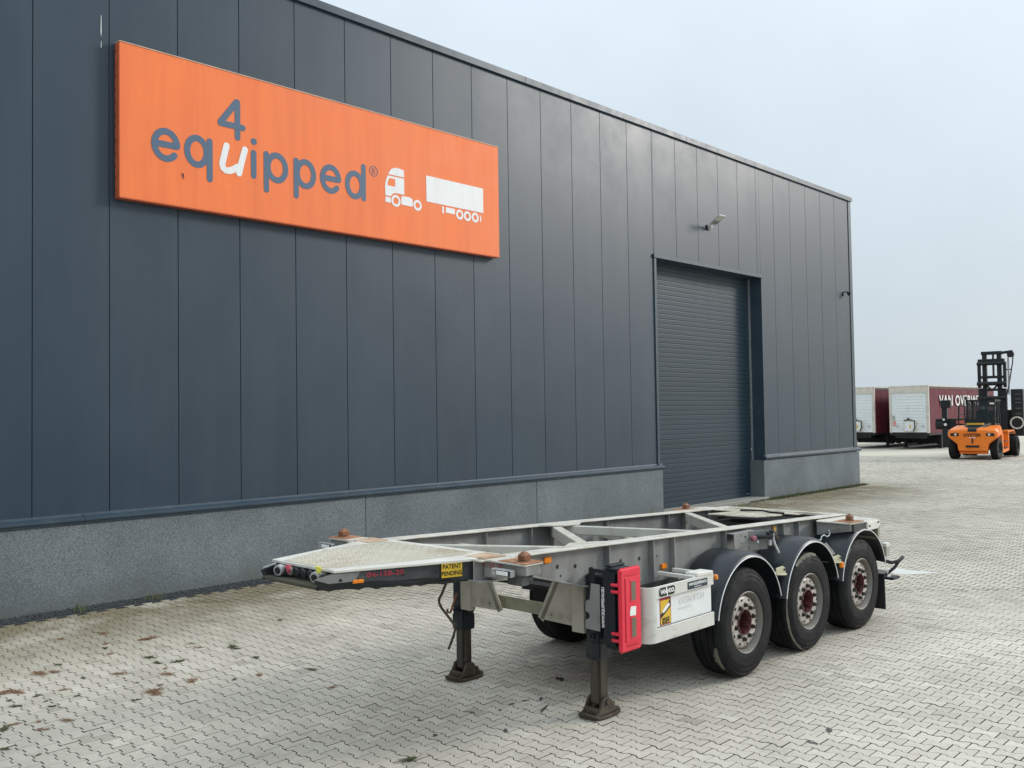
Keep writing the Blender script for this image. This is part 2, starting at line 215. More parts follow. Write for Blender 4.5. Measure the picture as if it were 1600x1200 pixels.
# ------------------------------------------------------------------ mesh helpers
class MB:
    def __init__(self): self.v = []; self.f = []
    def add(self, vs, fs):
        k = len(self.v); self.v += [tuple(p) for p in vs]; self.f += [tuple(i+k for i in f) for f in fs]; return self
    def box(self, x0, x1, y0, y1, z0, z1):
        return self.add([(x0,y0,z0),(x1,y0,z0),(x1,y1,z0),(x0,y1,z0),(x0,y0,z1),(x1,y0,z1),(x1,y1,z1),(x0,y1,z1)],
                        [(3,2,1,0),(4,5,6,7),(0,1,5,4),(1,2,6,5),(2,3,7,6),(3,0,4,7)])
    def hexa(self, p8): return self.add(p8, [(3,2,1,0),(4,5,6,7),(0,1,5,4),(1,2,6,5),(2,3,7,6),(3,0,4,7)])
    def bar(self, p0, p1, w, h, up=(0,0,1), drop=True):
        # bar from p0 to p1; p0,p1 on the top face centre line when drop
        p0 = Vector(p0); p1 = Vector(p1); d = (p1-p0).normalized(); s = d.cross(Vector(up)).normalized(); u = s.cross(d)
        a, b = (0, -h) if drop else (h/2, -h/2)
        return self.hexa([p0-s*w/2+u*b, p1-s*w/2+u*b, p1+s*w/2+u*b, p0+s*w/2+u*b, p0-s*w/2+u*a, p1-s*w/2+u*a, p1+s*w/2+u*a, p0+s*w/2+u*a])
    def prism(self, pts, off):
        n = len(pts); off = Vector(off); P = [Vector(p) for p in pts]
        return self.add(P+[p+off for p in P], [tuple(range(n))[::-1], tuple(range(n, 2*n))]+[(i,(i+1)%n,(i+1)%n+n,i+n) for i in range(n)])
    def poly(self, pts): return self.add(pts, [tuple(range(len(pts)))])
    def cyl(self, p0, p1, r0, r1=None, seg=16, caps=True):
        r1 = r0 if r1 is None else r1
        p0 = Vector(p0); p1 = Vector(p1); d = (p1-p0).normalized(); a = d.orthogonal().normalized(); b = d.cross(a)
        vs = []
        for p, r in ((p0, r0), (p1, r1)):
            for i in range(seg):
                t = 2*math.pi*i/seg; vs.append(p+(a*math.cos(t)+b*math.sin(t))*r)
        fs = [(i,(i+1)%seg,(i+1)%seg+seg,i+seg) for i in range(seg)]
        if caps: fs += [tuple(range(seg))[::-1], tuple(range(seg,2*seg))]
        return self.add(vs, fs)
    def tube(self, pts, r, seg=8):
        P = [Vector(p) for p in pts]; n = len(P); vs = []; ref = None
        for i, p in enumerate(P):
            d = (P[min(i+1,n-1)]-P[max(i-1,0)]).normalized()
            if ref is None: ref = d.orthogonal().normalized()
            a = (ref-d*ref.dot(d)).normalized(); ref = a; b = d.cross(a)
            for k in range(seg):
                t = 2*math.pi*k/seg; vs.append(p+(a*math.cos(t)+b*math.sin(t))*r)
        fs = [(i*seg+k, i*seg+(k+1)%seg, (i+1)*seg+(k+1)%seg, (i+1)*seg+k) for i in range(n-1) for k in range(seg)]
        fs += [tuple(range(seg))[::-1], tuple(range((n-1)*seg, n*seg))]
        return self.add(vs, fs)
    def lathe(self, prof, seg=48, c=(0,0,0), axis='y', closed=False, a0=0, a1=2*math.pi):
        full = abs(a1-a0-2*math.pi) < 1e-6; ns = seg if full else seg+1; m = len(prof); vs = []
        for i in range(ns):
            t = a0+(a1-a0)*i/seg; cs, sn = math.cos(t), math.sin(t)
            for r, h in prof:
                if axis == 'y': vs.append((c[0]+r*cs, c[1]+h, c[2]+r*sn))
                elif axis == 'x': vs.append((c[0]+h, c[1]+r*cs, c[2]+r*sn))
                else: vs.append((c[0]+r*cs, c[1]+r*sn, c[2]+h))
        fs = []
        for i in range(seg):
            j = (i+1) % ns
            for k in range(m if closed else m-1):
                k2 = (k+1) % m; fs.append((i*m+k, i*m+k2, j*m+k2, j*m+k))
        return self.add(vs, fs)
    def build(self, name, material, parent=None, bevel=0.0, smooth=False, seg=1, fix=True):
        me = bpy.data.meshes.new(name); me.from_pydata(self.v, [], self.f)
        bm = bmesh.new(); bm.from_mesh(me)
        if fix: bmesh.ops.recalc_face_normals(bm, faces=bm.faces)
        if bevel > 0:
            es = [e for e in bm.edges if len(e.link_faces) == 2 and e.calc_face_angle(0) > 0.5]
            bmesh.ops.bevel(bm, geom=es, offset=bevel, segments=seg, affect='EDGES', clamp_overlap=True)
        if smooth:
            for f in bm.faces: f.smooth = True
            for e in bm.edges:
                if len(e.link_faces) == 2 and e.calc_face_angle(0) > 0.7: e.smooth = False
        bm.to_mesh(me); bm.free(); me.materials.append(material)
        o = bpy.data.objects.new(name, me); COL.objects.link(o)
        if parent is not None: o.parent = parent
        return o
def empty(name, loc=(0,0,0), rz=0.0, parent=None):
    o = bpy.data.objects.new(name, None); o.location = loc; o.rotation_euler = (0, 0, rz); o.empty_display_size = 0.2; COL.objects.link(o)
    if parent is not None: o.parent = parent
    return o
def tag(o, label, cat, group=None):
    o['label'] = label; o['category'] = cat
    if group: o['group'] = group
    return o
def kind(o, k): o['kind'] = k; return o
def copy(o, parent=None, loc=None, rot=None):
    c = o.copy(); COL.objects.link(c)
    if parent is not None: c.parent = parent
    if loc is not None: c.location = loc
    if rot is not None: c.rotation_euler = rot
    return c
def copy_tree(o, parent=None, loc=None, rot=None):
    c = copy(o, parent, loc, rot)
    for ch in list(o.children): copy_tree(ch, c)
    return c
def text(name, body, size, material, parent, origin, xdir, ydir, align='CENTER', sx=1.0, bold=0.0, lift=0.0, space=1.0):
    cu = bpy.data.curves.new(name, 'FONT'); cu.body = body; cu.size = size; cu.align_x = align; cu.align_y = 'CENTER'; cu.offset = bold; cu.resolution_u = 3; cu.space_character = space
    tmp = bpy.data.objects.new('tmp', cu); COL.objects.link(tmp); dg = bpy.context.evaluated_depsgraph_get()
    me = bpy.data.meshes.new_from_object(tmp.evaluated_get(dg)); bpy.data.objects.remove(tmp, do_unlink=True)
    X = Vector(xdir).normalized(); Yv = Vector(ydir).normalized(); Z = X.cross(Yv); o0 = Vector(origin)+Z*lift
    for v in me.vertices: v.co = o0 + X*v.co.x*sx + Yv*v.co.y
    me.materials.clear(); me.materials.append(material)
    o = bpy.data.objects.new(name, me); COL.objects.link(o); o.parent = parent; return o
def ellipse(cx, cz, rx, rz, a0, a1, n=28): return [(cx+rx*math.cos(R(a0+(a1-a0)*i/n)), cz+rz*math.sin(R(a0+(a1-a0)*i/n))) for i in range(n+1)]
def stroke(mb, pts, w, y, caps=True):
    # flat ribbon with round ends in the plane y = const, facing -y
    P = [Vector((p[0], p[1])) for p in pts]; n = len(P); L = []; Rr = []
    for i in range(n):
        cl = (P[0]-P[-1]).length < 1e-4; d = (P[1]-P[-2]).normalized() if cl and i in (0, n-1) else (P[min(i+1,n-1)]-P[max(i-1,0)]).normalized(); nn = Vector((-d.y, d.x)); L.append(P[i]+nn*w/2); Rr.append(P[i]-nn*w/2)
    loop = list(Rr)
    if caps:
        d = (P[-1]-P[-2]).normalized(); a = math.atan2(d.y, d.x); loop += [P[-1]+Vector((math.cos(a+t), math.sin(a+t)))*w/2 for t in np.linspace(-math.pi/2, math.pi/2, 9)[1:-1]]
    vs = [(q.x, y, q.y) for q in Rr]+[(q.x, y, q.y) for q in L]
    mb.add(vs, [(i, i+1, n+i+1, n+i) for i in range(n-1)])
    if caps:
        for e, s in ((-1, 1), (0, -1)):
            d = (P[-1]-P[-2] if e == -1 else P[1]-P[0]).normalized()*s; a = math.atan2(d.y, d.x)
            fan = [P[e]+Vector((math.cos(a+t), math.sin(a+t)))*w/2 for t in np.linspace(-math.pi/2, math.pi/2, 9)]
            mb.add([(q.x, y, q.y) for q in fan], [tuple(range(9))])
    return mb

# ================================================================== GROUND
far = MB(); far.add([(-3000,-3000,-0.028),(3000,-3000,-0.028),(3000,3000,-0.028),(-3000,3000,-0.028)], [(0,1,2,3)])
kind(far.build('ground', M_far), 'structure')
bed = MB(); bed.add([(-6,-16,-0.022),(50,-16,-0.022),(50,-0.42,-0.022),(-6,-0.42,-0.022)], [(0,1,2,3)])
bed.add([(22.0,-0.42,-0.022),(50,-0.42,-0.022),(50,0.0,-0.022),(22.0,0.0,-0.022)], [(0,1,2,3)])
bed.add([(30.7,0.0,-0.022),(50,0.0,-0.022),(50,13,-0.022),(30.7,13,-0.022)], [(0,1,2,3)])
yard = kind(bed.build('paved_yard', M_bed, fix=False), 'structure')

PL, PW, DL = 0.190, 0.128, 0.0135      # paver length (along y), row pitch (along x), half step of the interlocking side
def paver_outline(gap=0.0040, ch=0.007):
    e = PL/2-gap; hw = PW/2+DL-gap; wn_ = PW/2-DL-gap
    right = [(hw-ch, -e), (hw, -e+ch*0.8), (hw, -0.062), (wn_, -0.035), (wn_, 0.035), (hw, 0.062), (hw, e-ch*0.8), (hw-ch, e)]
    return right + [(-x, y) for x, y in right[::-1]]
OUT = np.array(paver_outline()); OUTIN = OUT*np.array([[1-0.002/0.07, 1-0.002/0.095]])
no = len(OUT)
def paver_verts():
    top = np.c_[OUTIN, np.zeros(no)]; low = np.c_[OUT, np.full(no, -0.0025)]; bot = np.c_[OUT, np.full(no, -0.026)]
    return np.vstack([top, low, bot])
PV = paver_verts(); PF = [tuple(range(no))]
for a in (0, no): PF += [(a+i, a+no+i, a+no+(i+1) % no, a+(i+1) % no) for i in range(no)]
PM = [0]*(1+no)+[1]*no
# low version for the distance
OUT2 = np.array([(-0.072,-0.0912),(0.072,-0.0912),(0.072,-0.062),(0.049,-0.035),(0.049,0.035),(0.072,0.062),(0.072,0.0912),(-0.072,0.0912),(-0.072,0.062),(-0.049,0.035),(-0.049,-0.035),(-0.072,-0.062)])
n2 = len(OUT2); PV2 = np.vstack([np.c_[OUT2*0.975, np.zeros(n2)], np.c_[OUT2, np.full(n2, -0.024)]])
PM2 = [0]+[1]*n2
PF2 = [tuple(range(n2))] + [(i, n2+i, n2+(i+1) % n2, (i+1) % n2) for i in range(n2)]
ix = np.arange(-45, 390); cand = []
for i in ix:
    x = i*PW; y = np.arange(-84, 80)*PL + (PL/2 if i % 2 else 0.0)
    cand.append(np.c_[np.full(len(y), x), y])
cand = np.vstack(cand); cx_, cy_ = cand[:,0], cand[:,1]
ok = ((cy_ < -0.50) | ((cx_ > 24.4) & (cy_ < -0.22)) | ((cx_ > 18.9) & (cx_ < 24.5) & (cy_ < -0.15)) | (cx_ > 31.0)) & (cx_ < 50) & (cy_ < 13)
cand = cand[ok]
px, py, pz = project(np.c_[cand, np.zeros(len(cand))])
vis = (pz > 0.5) & (px > -250) & (px < 2050) & (py < 1500)
near_margin = (pz > 0.5) & (pz < 24) & (px > -900) & (px < 2700) & (py < 2200)
cand = cand[vis | near_margin]; px, py, pz = project(np.c_[cand, np.zeros(len(cand))])
inframe = (px > 10) & (px < 1590) & (py < 1190)
order = np.argsort(np.where(inframe, pz, 1e9))
single = order[:300]; rest = order[300:]
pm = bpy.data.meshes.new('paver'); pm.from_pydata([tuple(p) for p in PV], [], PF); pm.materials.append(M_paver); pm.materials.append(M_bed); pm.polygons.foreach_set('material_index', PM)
for k in single:
    o = bpy.data.objects.new('paver', pm); o.location = (cand[k,0], cand[k,1], rng.normal(0, 0.0012))
    o.rotation_euler = (rng.normal(0, 0.004), rng.normal(0, 0.004), rng.normal(0, 0.004)); COL.objects.link(o); o.parent = yard
def paver_field(idx, V, Fc, name, mi):
    n = len(idx); nv = len(V)
    tilt = rng.normal(0, 0.004, (n, 2)); dz = rng.normal(0, 0.0010, n)
    co = np.empty((n, nv, 3)); co[:,:,0] = V[None,:,0]+cand[idx,0][:,None]; co[:,:,1] = V[None,:,1]+cand[idx,1][:,None]
    co[:,:,2] = V[None,:,2]+dz[:,None]+tilt[:,0:1]*V[None,:,0]+tilt[:,1:2]*V[None,:,1]
    fl = np.concatenate([np.array(f) for f in Fc]); ft = np.array([len(f) for f in Fc])
    loops = (fl[None,:]+np.arange(n)[:,None]*nv).ravel(); tot = np.tile(ft, n); start = np.concatenate([[0], np.cumsum(tot)[:-1]])
    me = bpy.data.meshes.new(name); me.vertices.add(n*nv); me.vertices.foreach_set('co', co.ravel())
    me.loops.add(len(loops)); me.loops.foreach_set('vertex_index', loops.astype(np.int32)); me.polygons.add(len(tot))
    me.polygons.foreach_set('loop_start', start.astype(np.int32)); me.polygons.foreach_set('loop_total', tot.astype(np.int32)); me.update(calc_edges=True); me.shade_flat()
    a = me.attributes.new('tint', 'FLOAT', 'POINT'); a.data.foreach_set('value', np.repeat(rng.random(n), nv).astype(np.float32))
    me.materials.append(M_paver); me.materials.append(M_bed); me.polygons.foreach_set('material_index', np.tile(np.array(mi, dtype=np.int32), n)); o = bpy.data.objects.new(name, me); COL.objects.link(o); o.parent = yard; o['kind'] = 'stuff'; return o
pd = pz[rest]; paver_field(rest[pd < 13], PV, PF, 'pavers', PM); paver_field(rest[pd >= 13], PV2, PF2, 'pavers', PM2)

# gravel strip along the plinth
gv, gf = [], []; 
OCT = np.array([(1,0,0),(-1,0,0),(0,1,0),(0,-1,0),(0,0,1),(0,0,-1)]); OF = [(0,2,4),(2,1,4),(1,3,4),(3,0,4),(2,0,5),(1,2,5),(3,1,5),(0,3,5)]
ng = 9000
for k in range(ng):
    x = rng.uniform(2.5, 19.2); y = -0.05-0.38*rng.random()
    if x > 11 and rng.random() < 0.5: x = rng.uniform(2.5, 11)
    s = rng.uniform(0.007, 0.02)*np.array([1, rng.uniform(.6,1), rng.uniform(.5,.9)]); a = rng.uniform(0, 6.28); ca, sa = math.cos(a), math.sin(a)
    P = OCT*s*rng.uniform(.8,1.2,(6,1)); P = np.c_[P[:,0]*ca-P[:,1]*sa, P[:,0]*sa+P[:,1]*ca, P[:,2]] + np.array([x, y, rng.uniform(-0.004, 0.012)])
    b0 = len(gv); gv += [tuple(p) for p in P]; gf += [tuple(i+b0 for i in f) for f in OF]
gr = MB(); gr.v, gr.f = gv, gf; gr.box(-8, 19.2, -0.455, -0.02, -0.03, -0.003)
go = kind(gr.build('gravel', M_gravel, fix=False), 'stuff'); go['label'] = 'strip of dark basalt gravel along the foot of the wall'; 

# ================================================================== WAREHOUSE
X0, PWID = 4.53937, 1.03737
DX0, DX1, DZ = 19.10, 24.44, 6.44           # door opening
XE = X0+25*PWID                              # last panel edge
hall = empty('warehouse', (18, 0, 0)); tag(hall, 'large anthracite warehouse clad in vertical metal panels on a grey concrete plinth', 'building')
def wb(): return MB()
def wbuild(mb, name, m, parent=hall, **k):
    mb.v = [(x-18, y, z) for x, y, z in mb.v]; return mb.build(name, m, parent, **k)
ZB, ZT = 1.275, 9.66
for nidx in range(-12, 25):
    a = X0+nidx*PWID+0.0045; b = X0+(nidx+1)*PWID-0.0045
    segs = [(a, b, ZB, ZT)]
    if b > DX0 and a < DX1:
        segs = []
        if a < DX0 < b: segs.append((a, DX0, ZB, ZT, 'L'))
        elif a < DX1 < b: segs.append((DX1, b, ZB, ZT, 'R'))
        z0 = DZ
        if a < DX0: segs.append((DX0+0.001, b, z0, ZT))
        elif b > DX1: segs.append((a, DX1-0.001, z0, ZT))
        else: segs.append((a, b, z0, ZT))
    for s in segs:
        m = wb(); m.box(s[0], s[1], 0.0, 0.08, s[2], s[3]); o = wbuild(m, 'wall_panel', M_wall, bevel=0.004)
# backing sheet behind the joints
m = wb(); m.box(X0-12*PWID, DX0-0.02, 0.018, 0.12, ZB, ZT-0.01); m.box(DX1+0.02, XE-0.01, 0.018, 0.12, ZB, ZT-0.01); m.box(DX0-0.02, DX1+0.02, 0.018, 0.12, DZ+0.02, ZT-0.01)
wbuild(m, 'panel_backing', M_joint)
# plinth of washed concrete, panel by panel
for a, b in [(-7.93, -3.43), (-3.43, 1.07), (1.07, 10.06), (10.06, 14.555), (14.555, 19.23)]:
    m = wb(); m.box(a+0.004, b-0.004, -0.045, 0.25, -0.1, 1.15); wbuild(m, 'plinth_panel', M_plinth, bevel=0.006)
m = wb(); m.box(24.30, 30.83, -0.045, 0.50, -0.12, 1.13); wbuild(m, 'plinth_panel', M_plinth, bevel=0.006)
m = wb(); m.box(-7.9, 19.22, -0.035, 0.2, -0.1, 1.145); wbuild(m, 'plinth_core', M_joint)
# flashing above plinth
for a, b in [(-7.93, 5.2), (5.2, 12.2), (12.2, 19.26), (24.36, 30.92)]:
    m = wb(); m.prism([(a,-0.07,1.150),(a,-0.075,1.185),(a,-0.10,1.19),(a,-0.10,1.225),(a,-0.012,1.262),(a,-0.006,1.29),(a,0.05,1.29),(a,0.05,1.150)], (b-a-0.004, 0, 0)); wbuild(m, 'flashing', M_trim, bevel=0.003)
# roof cap and corner trim
for a, b in [(-8, 2.0), (2.0, 8.2), (8.2, 14.4), (14.4, 20.6), (20.6, 26.8), (26.8, 30.78)]:
    m = wb(); m.prism([(a,-0.055,9.635),(a,-0.055,9.775),(a,0.30,9.80),(a,0.30,9.66),(a,-0.01,9.645)], (b-a-0.003,0,0)); wbuild(m, 'roof_cap', M_trim, bevel=0.004)
m = wb(); m.box(XE+0.05, 30.73, -0.012, 0.3, 1.27, 9.633); wbuild(m, 'corner_trim', M_trim, bevel=0.004)
m = wb(); m.box(XE-0.01, XE+0.05, 0.012, 0.1, 1.27, 9.633); wbuild(m, 'corner_joint', M_joint)
m = wb(); m.cyl((30.80,0.10,0.3), (30.80,0.10,9.6), 0.05, seg=12); wbuild(m, 'downpipe', M_trim, smooth=True)
# far end wall and roof
m = wb(); m.box(30.55, 30.70, 0.32, 26, 1.2, 9.62); wbuild(m, 'end_wall', M_wall)
m = wb(); m.box(30.5, 30.78, 0.52, 26, -0.1, 1.1); wbuild(m, 'end_plinth', M_plinth)
m = wb(); m.box(-8, 30.7, 0.31, 26, 9.5, 9.64); wbuild(m, 'roof', M_trim)
m = wb(); m.box(-8, -7.85, 0.2, 26, 0, 9.5); m.box(-8, 30.5, 25.8, 26, 0, 9.5); wbuild(m, 'back_wall', M_wall)
# door reveal and frame
m = wb(); m.box(DX0-0.05, DX0+0.045, -0.03, 0.40, 0.0, DZ+0.055); wbuild(m, 'door_jamb', M_trim, bevel=0.004)
m = wb(); m.box(DX1-0.03, DX1+0.04, -0.03, 0.40, 0.0, DZ+0.055); wbuild(m, 'door_jamb', M_trim, bevel=0.004)
m = wb(); m.box(DX0-0.07, DX1+0.06, -0.05, 0.40, DZ-0.02, DZ+0.075); wbuild(m, 'door_lintel', M_trim, bevel=0.004)
m = wb(); m.box(DX1-0.055, DX1-0.031, 0.345, 0.398, 0.10, DZ-0.03); wbuild(m, 'guide_rail', M_galv)
m = wb(); m.box(DX0-0.1, DX1-0.02, -0.13, 0.5, -0.05, 0.085); wbuild(m, 'door_sill', mat('sill_concrete', (0.30, 0.29, 0.26), 0.9, var=0.15, vscale=3, dirt=(0.17,0.17,0.12), dscale=4, dlo=0.45, dhi=0.7, damt=0.6), bevel=0.01)
door = wb().box(DX0+0.0, DX1, 0.44, 0.47, 0.05, DZ); door = wbuild(door, 'roller_door', M_joint)
SL = 0.1255; z = 0.092; sm = None; k = 0
while z < DZ-0.03:
    if sm is None:
        s = MB(); h = SL-0.004
        prof = [(0.0, 0.0), (-0.003, 0.003), (-0.0045, 0.014), (-0.0045, h-0.016), (-0.003, h-0.006), (0.003, h-0.005), (0.003, h), (0.03, h), (0.03, 0.0)]
        s.prism([(DX0+0.05-18, 0.405+p, q) for p, q in prof], (DX1-DX0-0.11, 0, 0)); o = s.build('door_slat', M_door, door); sm = o
    else: o = copy(sm, door)
    o.location = (0, 0, z); z += SL; k += 1
m = wb(); m.box(DX1-0.42, DX1-0.24, 0.384, 0.388, 0.16, 0.18); wbuild(m, 'door_badge', M_galv, door)
# bird streaks on the cladding
m = wb(); m.prism([(5.458,-0.003,8.40),(5.464,-0.003,8.39),(5.465,-0.003,8.16),(5.462,-0.003,8.08),(5.453,-0.003,8.15)], (0,-0.001,0)); m.prism([(5.458,-0.003,8.02),(5.463,-0.003,8.02),(5.465,-0.003,7.93),(5.457,-0.003,7.92)], (0,-0.001,0)); wbuild(m, 'bird_streak', M_printwhite)

# ================================================================== SIGN
SX0, SX1, SZ0, SZ1 = 5.655, 13.42, 5.775, 8.03
sg = empty('advertising_sign', (9.5, 0, 5.775)); tag(sg, 'long orange sign with blue lettering and white truck pictograms on the warehouse wall', 'sign')
def sbuild(mb, name, m, parent=sg, **k):
    mb.v = [(x-9.5, y, z-5.775) for x, y, z in mb.v]; return mb.build(name, m, parent, **k)
m = MB(); m.box(SX0, SX1, -0.16, -0.03, SZ0, SZ1); board = sbuild(m, 'sign_board', M_orange, bevel=0.006)
m = MB(); m.box(SX0+0.1, SX1-0.1, -0.031, 0.02, SZ0+0.1, SZ0+0.2); m.box(SX0+0.1, SX1-0.1, -0.031, 0.02, SZ1-0.2, SZ1-0.1); sbuild(m, 'wall_bracket', M_galv)
m = MB(); m.box(SX0-0.004, SX1+0.004, -0.168, -0.02, SZ1+0.001, SZ1+0.014); sbuild(m, 'top_lip', mat('sign_lip', (0.6, 0.42, 0.32), 0.5, var=0.2))
m = MB(); m.box(SX0-0.006, SX0-0.001, -0.155, -0.02, SZ0, SZ1-0.02); sbuild(m, 'side_return', M_orange_edge)
m = MB(); m.box(SX0, SX1, -0.158, -0.02, SZ0-0.012, SZ0-0.001); sbuild(m, 'bottom_return', M_orange_edge)
m = MB()
for q in range(12): m.cyl((SX0-0.007, -0.05, SZ0+0.1+q*0.185), (SX0-0.016, -0.05, SZ0+0.1+q*0.185), 0.009, seg=6)
sbuild(m, 'rivets', M_black)
SY = -0.164; W = 0.098; BL = 6.457; XH = 6.865; MC = (BL+XH)/2; RZ = (XH-BL)/2
def letter(paths, name='letter', m=M_blue, w=W):
    b = MB()
    for q, p in enumerate(paths): stroke(b, p, w, SY-0.0008*q, caps=(Vector(p[0])-Vector(p[-1])).length > 1e-4)
    return sbuild(b, name, m, board, fix=False)
def e_path(cx, rx): return [[(cx-rx+0.01, MC+0.005), (cx+rx-0.02, MC+0.005)], ellipse(cx, MC, rx, RZ, 3, 318, 44)]
letter(e_path(6.347, 0.176))
letter([ellipse(6.84, MC, 0.158, RZ, 0, 360, 44), [(7.05, XH-0.01), (7.05, 6.27)]])
letter([[(7.335, 6.845), (7.262, 6.56)] + [(7.262+0.0, 6.53), (7.275, 6.485), (7.315, 6.458), (7.375, 6.458), (7.45, 6.49), (7.525, 6.545)], [(7.655, 6.845), (7.585, 6.60), (7.55, 6.452)]], m=M_signwhite, w=0.105)
letter([[(7.81, XH-0.04), (7.81, BL)]])
b = MB(); b.add([(7.815+0.054*math.cos(t), SY, 7.01+0.054*math.sin(t)) for t in np.linspace(0, 2*math.pi, 21)[:-1]], [tuple(range(20))]); sbuild(b, 'letter_dot', M_blue, board, fix=False)
letter([[(8.04, XH-0.01), (8.04, 6.27)], ellipse(8.235, MC, 0.165, RZ, 0, 360, 44)])
letter([[(8.602, XH-0.01), (8.602, 6.265)], ellipse(8.785, MC-0.005, 0.16, RZ, 0, 360, 44)])
letter(e_path(9.293, 0.169))
letter([[(9.994, 7.005), (9.994, 6.435)], ellipse(9.80, MC-0.015, 0.158, RZ, 0, 360, 44)])
letter([[(7.527, 7.575), (7.527, 7.015)], [(7.515, 7.578), (7.235, 7.205)], [(7.235, 7.188), (7.62, 7.188)]])
letter([ellipse(10.222, 6.965, 0.088, 0.088, 0, 360, 36)], 'registered_mark', w=0.014)
letter([[(10.195, 6.915), (10.195, 7.015)], [(10.195, 7.01), (10.235, 7.008), (10.248, 6.99), (10.235, 6.970), (10.198, 6.966)], [(10.22, 6.966), (10.25, 6.915)]], 'registered_mark', w=0.012)
def flat(pts, name='truck_pictogram', m=M_signwhite, dy=0.0): b = MB(); b.poly([(x, SY-dy, z) for x, z in pts]); return sbuild(b, name, m, board, fix=False)
flat([(10.548,6.972),(10.575,7.02),(10.62,7.075),(10.69,7.112),(10.78,7.122),(10.92,7.104),(10.92,6.973)])
flat([(10.536,6.946),(10.49,6.84),(10.473,6.742),(10.48,6.575),(10.60,6.573),(10.64,6.62),(10.70,6.648),(10.80,6.652),(10.923,6.646),(10.923,6.949)])
flat([(10.576,6.905),(10.709,6.904),(10.711,6.766),(10.53,6.768),(10.545,6.84)], 'cab_window', M_orange, 0.002)
flat([(10.48,6.551),(10.595,6.551),(10.611,6.455),(10.48,6.455)])
def wheel_icon(cx, cz, r): stroke_b = MB(); stroke(stroke_b, ellipse(cx, cz, r, r, 0, 360, 36), 0.048, SY, caps=False); sbuild(stroke_b, 'wheel_pictogram', M_signwhite, board, fix=False)
wheel_icon(10.724, 6.508, 0.085); wheel_icon(11.24, 6.505, 0.078)
flat([(10.88,6.623),(11.05,6.625),(11.12,6.60),(11.125,6.47),(11.10,6.459),(10.87,6.459),(10.85,6.48),(10.85,6.605)])
flat([(11.46,7.109),(12.967,7.107),(12.965,6.612),(11.463,6.615)])
flat([(11.854,6.58),(11.90,6.58),(11.90,6.447),(11.86,6.447)]); flat([(11.95,6.581),(12.19,6.578),(12.19,6.471),(11.95,6.475)])
wheel_icon(12.318, 6.487, 0.074); wheel_icon(12.524, 6.487, 0.074); wheel_icon(12.736, 6.49, 0.074)
b = MB(); stroke(b, ellipse(12.80, 6.49, 0.092, 0.092, -42, 42, 10), 0.03, SY, caps=False); sbuild(b, 'mudflap_pictogram', M_signwhite, board, fix=False)
flat([(6.585,6.285),(6.60,6.30),(6.615,6.25),(6.622,6.19),(6.60,6.21)], 'scuff', M_orange_edge); flat([(6.60,6.27),(6.625,6.285),(6.632,6.20),(6.62,6.21)], 'scuff', M_print_hole, 0.001)

# ================================================================== WALL LAMP and CAMERA
wl_ = empty('wall_floodlight', (21.62, 0, 7.52)); tag(wl_, 'grey outdoor floodlight on a short arm above the roller door', 'floodlight')
m = MB(); m.box(-0.07, 0.07, -0.035, 0.0, -0.07, 0.07); m.build('wall_plate', M_black, wl_, bevel=0.006)
m = MB(); m.cyl((0,-0.03,0), (0,-0.13,0.02), 0.035, seg=12); m.build('arm', M_lampgrey, wl_, smooth=True)
hd = empty('lamp_head', (0.02, -0.11, 0.03), 0, wl_); hd.rotation_euler = (R(-30), 0, R(-4)); hd.scale = (0.72, 0.70, 0.72)
m = MB(); m.prism([(-0.07,0,0.0),(-0.20,-0.10,0),(-0.21,-0.58,0),(-0.18,-0.61,0),(0.18,-0.61,0),(0.21,-0.58,0),(0.20,-0.10,0),(0.07,0,0)], (0,0,0.055)); m.build('housing', M_lampgrey, hd, bevel=0.012, seg=2)
m = MB(); m.box(-0.17, 0.17, -0.58, -0.32, -0.006, 0.002); m.build('lens', M_lens, hd)
m = MB(); m.box(-0.17, 0.17, -0.30, -0.12, -0.005, 0.002); m.build('cover', mat('lamp_cover', (0.22,0.22,0.2), 0.5), hd)
cc = empty('security_camera', (29.98, 0, 6.45)); cc.scale = (0.62, 0.62, 0.62); tag(cc, 'small black security camera on a bracket by the warehouse corner', 'camera')
m = MB(); m.box(-0.07, 0.07, -0.04, 0.0, -0.16, 0.06); m.build('wall_plate', M_black, cc, bevel=0.006)
m = MB(); m.tube([(0,-0.03,0.04),(0.04,-0.12,0.06),(0.10,-0.20,0.06),(0.14,-0.25,0.02)], 0.03, 8); m.build('arm', M_black, cc, smooth=True)
m = MB(); m.lathe([(0.0,0.0),(0.11,0.0),(0.105,-0.03),(0.07,-0.12),(0.035,-0.17),(0.0,-0.18)], 20, (0.15,-0.26,0.02), 'z'); m.build('dome', M_black, cc, smooth=True)

